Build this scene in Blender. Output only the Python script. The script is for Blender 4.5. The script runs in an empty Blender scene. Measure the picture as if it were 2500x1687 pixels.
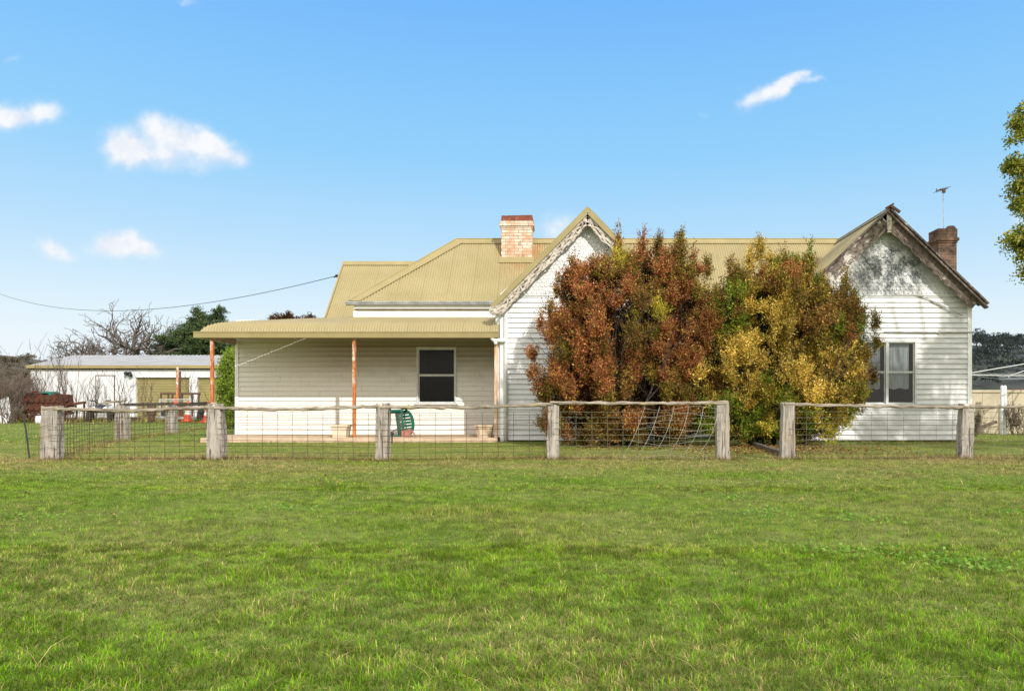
import bpy, math, random
import numpy as np
from math import sin, cos, pi, radians, sqrt
from mathutils import Vector, Matrix

scene = bpy.context.scene
col = scene.collection
rng = np.random.default_rng(7)
random.seed(7)

# ------------------------------------------------------------------ camera model
F, VX, HY, EYE = 1850.0, 1400.0, 990.0, 1.0
def W(px, py, D):
    return ((px - VX) / F * D, D, EYE + (HY - py) / F * D)
def WX(px, D): return (px - VX) / F * D
def WZ(py, D): return EYE + (HY - py) / F * D
SUN = Vector((0.53, -1.0, 0.70)).normalized()

# ------------------------------------------------------------------ noise + ground height
def _hash(ix, iy, s):
    n = (ix.astype(np.int64) * 374761393 + iy.astype(np.int64) * 668265263 + s * 1442695041) & 0x7fffffff
    n = ((n ^ (n >> 13)) * 1274126177) & 0x7fffffff
    return ((n ^ (n >> 16)) & 0xffff) / 65535.0
def vnoise(x, y, s=0):
    x = np.asarray(x, float); y = np.asarray(y, float)
    ix = np.floor(x); iy = np.floor(y)
    fx = x - ix; fy = y - iy
    fx = fx * fx * (3 - 2 * fx); fy = fy * fy * (3 - 2 * fy)
    a = _hash(ix, iy, s); b = _hash(ix + 1, iy, s); c = _hash(ix, iy + 1, s); d = _hash(ix + 1, iy + 1, s)
    return (a * (1 - fx) + b * fx) * (1 - fy) + (c * (1 - fx) + d * fx) * fy
def fbm(x, y, s=0, o=3):
    t = 0; a = 0.5; f = 1; m = 0
    for i in range(o):
        t = t + a * vnoise(np.asarray(x) * f + 17.3 * i, np.asarray(y) * f - 9.1 * i, s + i); m += a
        a *= 0.5; f *= 2.03
    return t / m
def gz(x, y):
    x = np.asarray(x, float); y = np.asarray(y, float)
    z = 0.012 * np.clip(y - 24, 0, 40)
    near = np.clip((19.5 - y) / 3, 0, 1) * np.clip((y + 12) / 6, 0, 1)
    z = z + near * (0.07 * (fbm(x * .33, y * .33, 3, 2) - .5) + 0.012 * (fbm(x * 1.5, y * 1.5, 5, 2) - .5))
    return z
def G(x, y): return float(gz(np.array([x]), np.array([y]))[0])

# ------------------------------------------------------------------ mesh builder
class MB:
    def __init__(self): self.v = []; self.f = []; self.m = []
    def quad(self, a, b, c, d, m=0):
        n = len(self.v); self.v += [tuple(a), tuple(b), tuple(c), tuple(d)]; self.f.append((n, n+1, n+2, n+3)); self.m.append(m)
    def poly(self, pts, m=0):
        n = len(self.v); self.v += [tuple(p) for p in pts]; self.f.append(tuple(range(n, n+len(pts)))); self.m.append(m)
    def box(self, x0, x1, y0, y1, z0, z1, m=0, M=None):
        n = len(self.v)
        P = [(x0,y0,z0),(x1,y0,z0),(x1,y1,z0),(x0,y1,z0),(x0,y0,z1),(x1,y0,z1),(x1,y1,z1),(x0,y1,z1)]
        if M is not None: P = [tuple(M @ Vector(p)) for p in P]
        self.v += P
        for q in ((0,3,2,1),(4,5,6,7),(0,1,5,4),(1,2,6,5),(2,3,7,6),(3,0,4,7)):
            self.f.append(tuple(n+i for i in q)); self.m.append(m)
    def beam(self, a, b, w, h, up=(0,0,1), m=0):
        a = Vector(a); b = Vector(b); d = (b-a); L = d.length; d.normalize()
        s = d.cross(Vector(up))
        if s.length < 1e-4: s = d.cross(Vector((0,1,0)))
        s.normalize(); u = s.cross(d)
        M = Matrix((( d.x, s.x, u.x, a.x),(d.y, s.y, u.y, a.y),(d.z, s.z, u.z, a.z),(0,0,0,1)))
        self.box(0, L, -w/2, w/2, -h/2, h/2, m, M)
    def tube(self, pts, r, n=6, m=0, cap=True, closed=False):
        pts = [Vector(p) for p in pts]; k = len(pts)
        rr = r if isinstance(r, (list, tuple)) else [r]*k
        b0 = len(self.v); ref = None
        for i, p in enumerate(pts):
            if closed: d = pts[(i+1) % k] - pts[i-1]
            else: d = pts[min(i+1, k-1)] - pts[max(i-1, 0)]
            d.normalize()
            if ref is None:
                ref = d.cross(Vector((0,0,1)))
                if ref.length < .1: ref = d.cross(Vector((1,0,0)))
            s = ref - d * ref.dot(d)
            if s.length < 1e-5: s = d.orthogonal()
            s.normalize(); ref = s; t = d.cross(s)
            for j in range(n):
                a = 2*pi*j/n
                self.v.append(tuple(p + (s*cos(a) + t*sin(a)) * rr[i]))
        for i in range(k if closed else k-1):
            i2 = (i+1) % k
            for j in range(n):
                j2 = (j+1) % n
                self.f.append((b0+i*n+j, b0+i*n+j2, b0+i2*n+j2, b0+i2*n+j)); self.m.append(m)
        if cap and not closed:
            self.f.append(tuple(b0+j for j in range(n))[::-1]); self.m.append(m)
            self.f.append(tuple(b0+(k-1)*n+j for j in range(n))); self.m.append(m)
    def lathe(self, prof, c=(0,0,0), n=20, m=0, M=None):
        b0 = len(self.v); k = len(prof)
        for r, z in prof:
            for j in range(n):
                a = 2*pi*j/n; p = Vector((r*cos(a), r*sin(a), z))
                if M is not None: p = M @ p
                self.v.append((p.x+c[0], p.y+c[1], p.z+c[2]))
        for i in range(k-1):
            for j in range(n):
                j2 = (j+1) % n
                self.f.append((b0+i*n+j, b0+i*n+j2, b0+(i+1)*n+j2, b0+(i+1)*n+j)); self.m.append(m)
    def prism(self, poly, ext, m=0):
        """poly: list of 3D points (planar), ext: extrusion vector"""
        ext = Vector(ext); n = len(self.v); k = len(poly)
        self.v += [tuple(p) for p in poly]; self.v += [tuple(Vector(p)+ext) for p in poly]
        self.f.append(tuple(range(n, n+k))[::-1]); self.m.append(m)
        self.f.append(tuple(range(n+k, n+2*k))); self.m.append(m)
        for i in range(k):
            j = (i+1) % k
            self.f.append((n+i, n+j, n+k+j, n+k+i)); self.m.append(m)
    def build(self, name, mats, parent=None, smooth=False, bevel=0):
        me = bpy.data.meshes.new(name)
        loc = Vector(parent.location) if parent is not None and not parent.get('_rot') else Vector((0,0,0))
        p = parent
        while p is not None and p.parent is not None and not parent.get('_rot'):
            p = p.parent; loc += Vector(p.location)
        vv = self.v if loc.length == 0 else [(a-loc.x, b-loc.y, c-loc.z) for a,b,c in self.v]
        me.from_pydata(vv, [], self.f)
        if not isinstance(mats, (list, tuple)): mats = [mats]
        for mm in mats: me.materials.append(mm)
        if len(mats) > 1: me.polygons.foreach_set('material_index', self.m)
        if smooth: me.polygons.foreach_set('use_smooth', [True]*len(self.f))
        me.update()
        o = bpy.data.objects.new(name, me); col.objects.link(o)
        if parent is not None: o.parent = parent
        if bevel:
            bm = o.modifiers.new('bevel', 'BEVEL'); bm.width = bevel; bm.segments = 2; bm.limit_method = 'ANGLE'
        return o
def np_mesh(name, verts, nper, colors, mat, parent=None, faces_per=None):
    """verts (N*nper,3); faces_per: list of index tuples inside each item; colors (N,3) per item"""
    N = len(verts) // nper
    me = bpy.data.meshes.new(name)
    loc = np.array(parent.location) if parent is not None else np.zeros(3)
    me.vertices.add(len(verts)); me.vertices.foreach_set('co', (verts - loc).astype(np.float32).ravel())
    fl = [np.array(f) for f in faces_per]; tot = sum(len(f) for f in fl)
    base = (np.arange(N) * nper)[:, None]
    loops = np.concatenate([base + f[None, :] for f in fl], axis=1).ravel()
    me.loops.add(len(loops)); me.loops.foreach_set('vertex_index', loops.astype(np.int32))
    st = np.cumsum([0] + [len(f) for f in fl])[:-1]
    starts = (np.arange(N) * tot)[:, None] + st[None, :]
    me.polygons.add(N * len(fl)); me.polygons.foreach_set('loop_start', starts.ravel().astype(np.int32))
    me.update(calc_edges=True)
    ca = me.color_attributes.new('Col', 'FLOAT_COLOR', 'POINT')
    c4 = np.ones((len(verts), 4), np.float32)
    c4[:, :3] = np.repeat(colors, nper, axis=0) if len(colors) == N else colors
    ca.data.foreach_set('color', c4.ravel())
    me.materials.append(mat)
    o = bpy.data.objects.new(name, me); col.objects.link(o)
    if parent is not None: o.parent = parent
    return o

def tag(o, label=None, cat=None, group=None, kind=None):
    if label: o['label'] = label
    if cat: o['category'] = cat
    if group: o['group'] = group
    if kind: o['kind'] = kind
    return o
def thing(name, label, cat, loc=(0,0,0), group=None):
    o = bpy.data.objects.new(name, None); col.objects.link(o); o.location = loc
    o.empty_display_size = .2
    return tag(o, label, cat, group)
def spin(o, eul, s=1.0):
    o.rotation_euler = eul; o.scale = (s, s, s)
def copy_thing(o, loc, label, rotz=0):
    r = o.copy(); col.objects.link(r); r.location = loc; r.rotation_euler = (0, 0, rotz); r['label'] = label
    for ch in list(o.children):
        c = ch.copy(); col.objects.link(c); c.parent = r
        for g in list(ch.children):
            d = g.copy(); col.objects.link(d); d.parent = c
    return r

# ------------------------------------------------------------------ materials
class NT:
    def __init__(self, mat):
        self.t = mat.node_tree; self.t.nodes.clear()
        self.n = self.t.nodes; self.l = self.t.links
    def new(self, typ, **kw):
        x = self.n.new(typ)
        for k, v in kw.items(): setattr(x, k, v)
        return x
    def link(self, a, b): self.l.new(a, b)
    def math(self, op, a, b=None, c=None, clamp=False):
        x = self.new('ShaderNodeMath', operation=op, use_clamp=clamp)
        for i, q in enumerate((a, b, c)):
            if q is None: continue
            if isinstance(q, (int, float)): x.inputs[i].default_value = q
            else: self.link(q, x.inputs[i])
        return x.outputs[0]
    def mix(self, f, a, b, mode='MIX'):
        x = self.new('ShaderNodeMix', data_type='RGBA', blend_type=mode)
        for s, q in ((x.inputs[0], f), (x.inputs[6], a), (x.inputs[7], b)):
            if isinstance(q, (int, float)): s.default_value = q
            elif isinstance(q, tuple): s.default_value = (q[0], q[1], q[2], 1)
            else: self.link(q, s)
        return x.outputs[2]
    def step(self, v, lo, hi):
        x = self.new('ShaderNodeMapRange', interpolation_type='SMOOTHSTEP')
        self.link(v, x.inputs[0]); x.inputs[1].default_value = lo; x.inputs[2].default_value = hi
        return x.outputs[0]
    def pos(self, s=(1,1,1), rot=(0,0,0)):
        g = self.new('ShaderNodeNewGeometry'); mp = self.new('ShaderNodeMapping')
        self.link(g.outputs['Position'], mp.inputs[0]); mp.inputs['Scale'].default_value = s; mp.inputs['Rotation'].default_value = rot
        return mp.outputs[0]
    def noise(self, vec, scale, detail=4, rough=.55, dist=0):
        x = self.new('ShaderNodeTexNoise'); self.link(vec, x.inputs['Vector'])
        x.inputs['Scale'].default_value = scale; x.inputs['Detail'].default_value = detail
        x.inputs['Roughness'].default_value = rough; x.inputs['Distortion'].default_value = dist
        return x.outputs[0]
    def out(self, colr, rough=.7, bump=None, bstr=.3, bdist=.01, metal=0, spec=.3, trans=None):
        p = self.new('ShaderNodeBsdfPrincipled'); o = self.new('ShaderNodeOutputMaterial')
        if isinstance(colr, tuple): p.inputs['Base Color'].default_value = (*colr, 1)
        else: self.link(colr, p.inputs['Base Color'])
        if isinstance(rough, (int, float)): p.inputs['Roughness'].default_value = rough
        else: self.link(rough, p.inputs['Roughness'])
        p.inputs['Metallic'].default_value = metal; p.inputs['Specular IOR Level'].default_value = spec
        if bump is not None:
            b = self.new('ShaderNodeBump'); b.inputs['Strength'].default_value = bstr; b.inputs['Distance'].default_value = bdist
            self.link(bump, b.inputs['Height']); self.link(b.outputs[0], p.inputs['Normal'])
        self.link(p.outputs[0], o.inputs[0]); return p
def newmat(name):
    m = bpy.data.materials.new(name); m.use_nodes = True; return m, NT(m)
def simple(name, c1, c2=None, scale=6, s=(1,1,1), rough=.7, bump=.2, bdist=.01, layers=(), metal=0, spec=.3, lo=.35, hi=.65):
    """c1/c2 mottled by noise; layers: (colour, scale, stretch, lo, hi, strength)"""
    m, t = newmat(name)
    n = t.noise(t.pos(s), scale, 5)
    c = t.mix(t.step(n, lo, hi), c1, c2 or tuple(x*.8 for x in c1))
    for (lc, ls, st, a, b, k) in layers:
        q = t.noise(t.pos(st), ls, 5)
        c = t.mix(t.math('MULTIPLY', t.step(q, a, b), k), c, lc)
    t.out(c, rough, n, bump, bdist, metal, spec)
    return m

M = {}
M['white'] = simple('white_weatherboard_paint', (.82,.82,.83), (.75,.76,.78), 2.2, (1,1,1.5), .55, .05,
                    layers=[((.45,.45,.44), 9, (.25,1,4), .62, .8, .45), ((.62,.60,.56), 1.1, (1,1,.6), .5, .75, .35)])
M['lap_pale'] = simple('grimy_shaded_lap', (.10,.08,.055), (.07,.055,.04), 8)  # grime plus the lap's shadow put into the underside colour
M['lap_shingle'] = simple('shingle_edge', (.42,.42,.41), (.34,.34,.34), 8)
M['lap'] = simple('shadowed_board_lap', (.05,.05,.058), (.03,.03,.035), 8)  # dirt in the laps and their shadow line, both in this dark colour
def board_tint(t, c, exp, z0, dark, k):
    g = t.new('ShaderNodeNewGeometry'); sx = t.new('ShaderNodeSeparateXYZ'); t.link(g.outputs['Position'], sx.inputs[0])
    row = t.math('FLOOR', t.math('DIVIDE', t.math('SUBTRACT', sx.outputs[2], z0+.002), exp))
    wn = t.new('ShaderNodeTexWhiteNoise', noise_dimensions='1D'); t.link(row, wn.inputs['W'])
    j = t.math('ABSOLUTE', t.math('SUBTRACT', t.math('FRACT', t.math('DIVIDE', t.math('ADD', sx.outputs[0], t.math('MULTIPLY', wn.outputs[0], 9.0)), 3.7)), .5))
    c = t.mix(t.math('MULTIPLY', t.math('LESS_THAN', j, .0016), .55), c, (.12,.12,.12))
    return t.mix(t.math('MULTIPLY', wn.outputs[0], k), c, dark)
def left_wall():
    m, t = newmat('white_weatherboards')
    n = t.noise(t.pos((1,1,1.5)), 2.2, 5)
    c = t.mix(t.step(n, .35, .65), (.82,.82,.83), (.75,.76,.78))
    q = t.noise(t.pos((.25,1,4)), 9, 5); c = t.mix(t.math('MULTIPLY', t.step(q, .60, .8), .4), c, (.45,.45,.44))
    v = t.noise(t.pos((6,1,.5)), 2.5, 5); c = t.mix(t.math('MULTIPLY', t.step(v, .55, .8), .25), c, (.52,.50,.46))
    t.out(board_tint(t, c, .141, .05, (.66,.66,.65), .45), .55, n, .05); return m
def right_wall():
    m, t = newmat('weathered_white_boards')
    n = t.noise(t.pos((1,1,2)), 2.5, 5)
    c = t.mix(t.step(n, .35, .65), (.80,.805,.81), (.68,.69,.69))
    q = t.noise(t.pos((.3,1,5)), 8, 5)
    c = t.mix(t.math('MULTIPLY', t.step(q, .55, .75), .45), c, (.36,.36,.34))
    t.out(board_tint(t, c, .141, .05, (.50,.50,.49), .5), .6, n, .05)
    return m
M['white'] = left_wall()
M['white_worn'] = right_wall()
def verandah_wall():
    m, t = newmat('grimy_shaded_boards')
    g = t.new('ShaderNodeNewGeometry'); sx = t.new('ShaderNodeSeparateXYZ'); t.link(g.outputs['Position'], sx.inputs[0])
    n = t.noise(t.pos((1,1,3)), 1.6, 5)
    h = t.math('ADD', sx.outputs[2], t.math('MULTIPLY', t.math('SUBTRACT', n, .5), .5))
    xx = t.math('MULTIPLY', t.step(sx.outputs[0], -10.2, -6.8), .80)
    grime_shade = t.math('MULTIPLY', t.step(h, 1.5, 2.6), t.math('ADD', xx, .10), clamp=True)  # brown grime with the verandah's shade put in, darker up the wall
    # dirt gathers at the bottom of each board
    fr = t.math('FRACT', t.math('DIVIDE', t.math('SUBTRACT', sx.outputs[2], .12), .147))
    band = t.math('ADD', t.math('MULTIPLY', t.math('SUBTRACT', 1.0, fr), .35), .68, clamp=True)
    c = t.mix(t.math('MULTIPLY', grime_shade, band), (.86,.83,.77), (.17,.105,.04))
    v = t.noise(t.pos((3,1,.6)), 5, 5)
    c = t.mix(t.math('MULTIPLY', t.step(v, .5, .8), .3), c, (.5,.42,.3))
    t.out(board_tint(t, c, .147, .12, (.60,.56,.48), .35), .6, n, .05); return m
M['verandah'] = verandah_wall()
M['trim'] = simple('white_trim_paint', (.87,.87,.87), (.81,.81,.81), 4, rough=.5, bump=.05, layers=[((.5,.47,.42), 7, (2,1,.4), .62, .8, .4)])
def shingle_mat(name, mould):
    m, t = newmat(name)
    n = t.noise(t.pos(), 3, 5)
    c = t.mix(t.step(n, .35, .65), (.80,.80,.79), (.68,.69,.69))
    if mould:
        g = t.new('ShaderNodeNewGeometry'); sx = t.new('ShaderNodeSeparateXYZ'); t.link(g.outputs['Position'], sx.inputs[0])
        dx = t.math('DIVIDE', t.math('SUBTRACT', sx.outputs[0], 8.75), 1.35)
        dz = t.math('DIVIDE', t.math('SUBTRACT', sx.outputs[2], 4.72), .98)
        r = t.math('SQRT', t.math('ADD', t.math('MULTIPLY', dx, dx), t.math('MULTIPLY', dz, dz)))
        patch = t.math('SUBTRACT', 1.0, t.step(r, .40, 1.12))
        q = t.noise(t.pos(), 3.0, 7, .75); q2 = t.noise(t.pos(), 22, 4, .75)
        f = t.math('MULTIPLY', t.math('ADD', .15, t.math('MULTIPLY', t.step(q, .37, .55), 1.0)), patch)
        f = t.math('MULTIPLY', f, t.math('ADD', .50, t.math('MULTIPLY', t.step(q2, .40, .60), .55)), clamp=True)
        c = t.mix(t.math('MULTIPLY', f, 1.0, clamp=True), c, (.065,.075,.085))
        f3 = t.math('MULTIPLY', t.step(q2, .5, .72), .3)
        c = t.mix(f3, c, (.36,.36,.35))
    else:
        q = t.noise(t.pos(), 14, 4, .6)
        c = t.mix(t.math('MULTIPLY', t.step(q, .58, .75), .35), c, (.5,.49,.46))
    t.out(c, .65, n, .05); return m
M['shingle'] = shingle_mat('white_scallop_shingle', False)
M['shingle_mould'] = shingle_mat('mouldy_scallop_shingle', True)
def roofmat():
    m, t = newmat('olive_corrugated_iron')
    n = t.noise(t.pos(), .8, 4)
    c = t.mix(t.step(n, .3, .7), (.345,.285,.140), (.305,.25,.12))
    q = t.noise(t.pos((6,.6,.6)), 2.5, 5)
    c = t.mix(t.math('MULTIPLY', t.step(q, .55, .8), .35), c, (.24,.20,.10))
    g = t.new('ShaderNodeNewGeometry'); sx = t.new('ShaderNodeSeparateXYZ'); t.link(g.outputs['Position'], sx.inputs[0])
    a = t.math('ABSOLUTE', t.math('SUBTRACT', sx.outputs[0], -1.55))
    b = t.math('SUBTRACT', 1.0, t.step(a, .3, 1.0))
    zz = t.math('MULTIPLY', t.step(sx.outputs[2], 4.6, 5.7), b)
    q3 = t.noise(t.pos((5,1,.7)), 3, 5)
    c = t.mix(t.math('MULTIPLY', t.math('MULTIPLY', zz, t.step(q3, .4, .62)), .75), c, (.36,.15,.045))
    lap = t.math('FRACT', t.math('DIVIDE', sx.outputs[0], .762)); c = t.mix(t.math('MULTIPLY', t.math('LESS_THAN', lap, .022), .38), c, (.12,.10,.05))
    row = t.math('FRACT', t.math('DIVIDE', sx.outputs[2], .62)); dot = t.math('FRACT', t.math('DIVIDE', sx.outputs[0], .228))
    scr = t.math('MULTIPLY', t.math('LESS_THAN', row, .035), t.math('LESS_THAN', dot, .10)); c = t.mix(t.math('MULTIPLY', scr, .6), c, (.10,.085,.05))
    q4 = t.noise(t.pos((.5,.5,.5)), 1.1, 6, .65); c = t.mix(t.math('MULTIPLY', t.step(q4, .45, .72), .30), c, (.40,.35,.20))
    t.out(c, .48, n, .03, .01, 0, .35); return m
M['roof'] = roofmat()
M['cap'] = simple('olive_flashing', (.335,.275,.132), (.30,.245,.115), 2, rough=.45, bump=.03, layers=[((.22,.18,.09), 6, (1,1,1), .62, .8, .4)])
M['galv'] = simple('galvanised_gutter', (.42,.44,.46), (.28,.30,.31), 5, (1,1,1), .45, .05, layers=[((.20,.14,.09), 5, (2,1,1), .6, .75, .5)])
M['shedroof'] = simple('grey_shed_roof', (.34,.345,.355), (.29,.295,.305), 1.2, (1,1,1), .75, .03, spec=.1)
M['shedwall'] = simple('white_shed_cladding', (.70,.71,.73), (.62,.63,.65), 1.2, (1,1,.4), .5, .03, layers=[((.45,.42,.38), 3, (3,3,.3), .6, .8, .3)])
M['roller'] = simple('olive_roller_door', (.34,.29,.13), (.30,.26,.115), 1.5, rough=.5, bump=.03)
M['wood'] = simple('weathered_grey_wood', (.40,.36,.32), (.23,.205,.18), 9, (2.2,2.2,.22), .85, .6, .012,
                   layers=[((.07,.055,.045), 13, (2.2,2.2,.09), .56, .64, .9), ((.50,.47,.43), 7, (2,2,.4), .6, .8, .5), ((.30,.22,.15), 2, (1,1,.5), .5, .7, .5)])
M['rail'] = simple('lichened_grey_rail', (.37,.315,.25), (.19,.155,.12), 9, (.25,2.2,2.2), .85, .6, .012,
                   layers=[((.07,.06,.05), 14, (.12,2,2), .6, .68, .8), ((.40,.33,.10), 3.5, (1,1,1), .6, .72, .7), ((.55,.54,.46), 11, (1,1,1), .66, .74, .7)])
M['plank'] = simple('dark_old_sleeper', (.16,.13,.10), (.09,.07,.055), 7, (1,1,1), .9, .5)
M['barge'] = simple('peeling_white_fretwork', (.62,.57,.50), (.42,.36,.29), 9, rough=.8, bump=.4, layers=[((.17,.13,.10), 11, (1,1,1), .52, .64, .8)])
M['barge_dark'] = simple('bare_dark_bargeboard', (.17,.135,.11), (.085,.065,.055), 9, (1,1,1), .85, .5, layers=[((.52,.47,.41), 6, (1,1,1), .60, .70, .7)])
M['soffit'] = simple('brown_eave_lining', (.40,.33,.25), (.25,.20,.15), 4)
M['rust'] = simple('heavy_rust', (.105,.038,.023), (.045,.02,.015), 4, rough=.9, bump=.5, layers=[((.22,.08,.03), 9, (1,1,1), .55, .7, .7), ((.04,.022,.018), 6, (1,1,1), .6, .7, .7)])
M['rustpost'] = None
def rustpost():
    m, t = newmat('rusting_white_post')
    g = t.new('ShaderNodeNewGeometry'); sx = t.new('ShaderNodeSeparateXYZ'); t.link(g.outputs['Position'], sx.inputs[0])
    n = t.noise(t.pos((3,3,1.2)), 3.2, 6, .65)
    h = t.math('SUBTRACT', n, t.math('MULTIPLY', sx.outputs[2], .09))
    f = t.step(h, .16, .30)
    n2 = t.noise(t.pos((1,1,.6)), 9, 5)
    r = t.mix(t.step(n2, .35, .65), (.52,.19,.06), (.36,.105,.04))
    n3 = t.noise(t.pos((4,4,1)), 6, 5)
    r = t.mix(t.math('MULTIPLY', t.step(n3, .55, .68), .7), r, (.66,.42,.25))
    c = t.mix(f, (.66,.60,.53), r)
    t.out(c, .75, n2, .3); return m
M['rustpost'] = rustpost()
def brick(name, a, b, mortar, stain, k, bw=.27, bh=.098):
    m, t = newmat(name)
    g = t.new('ShaderNodeNewGeometry'); sx = t.new('ShaderNodeSeparateXYZ'); t.link(g.outputs['Position'], sx.inputs[0])
    cb = t.new('ShaderNodeCombineXYZ'); t.link(t.math('ADD', sx.outputs[0], sx.outputs[1]), cb.inputs[0]); t.link(sx.outputs[2], cb.inputs[1])
    br = t.new('ShaderNodeTexBrick'); t.link(cb.outputs[0], br.inputs['Vector'])
    br.inputs['Color1'].default_value = (*a,1); br.inputs['Color2'].default_value = (*b,1); br.inputs['Mortar'].default_value = (*mortar,1)
    br.inputs['Scale'].default_value = 1; br.inputs['Brick Width'].default_value = bw; br.inputs['Row Height'].default_value = bh
    br.inputs['Mortar Size'].default_value = .008; br.inputs['Bias'].default_value = -.1
    n = t.noise(t.pos(), 3.2, 6, .65)
    c = t.mix(t.math('MULTIPLY', t.step(n, .42, .62), k), br.outputs[0], stain)
    n2 = t.noise(t.pos((1,1,.5)), 6, 5)
    c = t.mix(t.math('MULTIPLY', t.step(n2, .58, .72), .6), c, tuple(x*.35 for x in stain))
    t.out(c, .85, br.outputs['Fac'], -.6, .01); return m
M['brick_pale'] = brick('cream_chimney_brick', (.74,.63,.52), (.60,.48,.38), (.20,.12,.075), (.46,.20,.08), .60)
M['brick_dark'] = brick('dark_chimney_brick', (.19,.10,.06), (.12,.07,.05), (.19,.16,.13), (.06,.045,.035), .8, .23, .085)
M['rustcap'] = simple('rusted_chimney_cap', (.20,.06,.035), (.11,.035,.025), 5, rough=.85, layers=[((.36,.15,.06), 7, (1,1,1), .55, .7, .6)])
M['concrete'] = simple('verandah_concrete', (.58,.43,.30), (.46,.34,.24), 3, rough=.9, bump=.3)
M['tank'] = simple('beige_concrete', (.52,.45,.33), (.45,.385,.28), 1.6, rough=.85, bump=.1, layers=[((.20,.14,.09), 2.2, (4,4,.25), .66, .74, .75), ((.62,.58,.48), 3, (3,3,.2), .6, .75, .6)])
M['pvc'] = simple('white_pvc', (.80,.81,.82), (.76,.77,.78), 3, rough=.35, bump=0)
M['wire'] = simple('rusty_fence_wire', (.10,.065,.035), (.06,.045,.03), 30, rough=.7, bump=0)
M['wire_green'] = simple('dull_fence_wire', (.20,.19,.12), (.12,.12,.08), 30, rough=.7, bump=0)
M['steel'] = simple('pale_steel', (.55,.56,.57), (.45,.46,.47), 12, rough=.4, bump=0, metal=.4)
M['dark'] = simple('black_plastic', (.02,.02,.022), (.03,.03,.03), 10, rough=.6)
M['tyre'] = simple('black_rubber', (.022,.022,.023), (.035,.034,.033), 14, rough=.85)
M['room'] = simple('dark_room', (.030,.022,.017), (.02,.016,.013), 3, rough=.9)
M['screen'] = None
def glass(name, tint, rough=.04, k=1.0):
    m, t = newmat(name)
    o = t.new('ShaderNodeOutputMaterial'); g = t.new('ShaderNodeBsdfGlossy'); g.inputs['Roughness'].default_value = rough
    tr = t.new('ShaderNodeBsdfTransparent'); tr.inputs[0].default_value = (*tint, 1)
    fr = t.new('ShaderNodeFresnel'); fr.inputs[0].default_value = 1.5
    mx = t.new('ShaderNodeMixShader'); t.link(t.math('ADD', t.math('MULTIPLY', fr.outputs[0], k), .0), mx.inputs[0])
    t.link(tr.outputs[0], mx.inputs[1]); t.link(g.outputs[0], mx.inputs[2]); t.link(mx.outputs[0], o.inputs[0]); return m
M['glass'] = glass('window_glass', (.75,.78,.78))
M['flyscreen'] = glass('dark_flyscreen', (.50,.45,.40), .2, .5)
def blindmat():
    m, t = newmat('grey_net_curtain')
    n = t.noise(t.pos((5,1,.5)), 4, 5)
    c = t.mix(t.step(n, .3, .7), (.66,.68,.70), (.46,.48,.50)); t.out(c, .9, n, .2); return m
M['curtain'] = blindmat()
M['frame'] = simple('grey_window_frame', (.62,.63,.62), (.52,.53,.52), 8, rough=.6, bump=.1)
M['green_plastic'] = simple('green_chair_plastic', (.012,.13,.085), (.010,.10,.068), 6, rough=.4, bump=0, layers=[((.05,.07,.055), 8, (1,1,1), .6, .75, .5)])
M['pink_plastic'] = simple('faded_pink_plastic', (.44,.19,.145), (.34,.135,.10), 8, rough=.6, bump=.05)
M['cream_pot'] = simple('cream_planter', (.66,.57,.43), (.56,.47,.35), 6, rough=.8, bump=.15)
M['brown_pot'] = simple('mottled_planter', (.60,.50,.38), (.40,.28,.18), 6, rough=.85, bump=.2, layers=[((.22,.13,.08), 5, (1,1,.4), .55, .7, .6)])
M['orange'] = simple('orange_cone_plastic', (.56,.07,.025), (.46,.05,.02), 5, rough=.5, bump=0)
M['refl'] = simple('white_cone_band', (.72,.70,.68), (.6,.58,.55), 8, rough=.4, bump=0)
M['greysteel'] = simple('grey_painted_steel', (.50,.50,.48), (.33,.31,.29), 7, rough=.6, layers=[((.20,.10,.06), 7, (1,1,1), .55, .7, .7)])
M['brownsteel'] = simple('brown_trailer_steel', (.13,.075,.05), (.075,.045,.035), 6, rough=.8)
M['bluebody'] = simple('pale_blue_fairing', (.42,.52,.62), (.35,.44,.55), 6, rough=.35, bump=0)
M['darkbody'] = simple('dark_bike_body', (.06,.07,.085), (.04,.045,.05), 6, rough=.5, bump=0)
M['whitepanel'] = simple('white_sheet', (.72,.73,.75), (.62,.63,.64), 2, rough=.5)
M['soil'] = simple('pot_soil', (.06,.045,.03), (.04,.03,.02), 20)
M['bark_pale'] = simple('grey_bark', (.22,.18,.15), (.12,.095,.08), 8, (2,2,.5), .9, .5)
M['bark_twig'] = simple('brown_twigs', (.16,.12,.095), (.10,.075,.06), 8, rough=.9)
M['bark_grey'] = simple('grey_brown_bark', (.15,.125,.11), (.09,.075,.068), 5, rough=.9, bump=.4)
M['bark_dark'] = simple('dark_bark', (.085,.065,.055), (.05,.04,.035), 5, rough=.9, bump=.4)
M['cable'] = simple('black_cable', (.03,.03,.035), (.02,.02,.022), 5, rough=.6)
M['lens'] = simple('clear_headlight', (.75,.78,.8), (.6,.63,.66), 20, rough=.15, bump=0, spec=.6)
M['teal'] = simple('teal_paint', (.03,.20,.16), (.02,.14,.11), 6, rough=.5)

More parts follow.
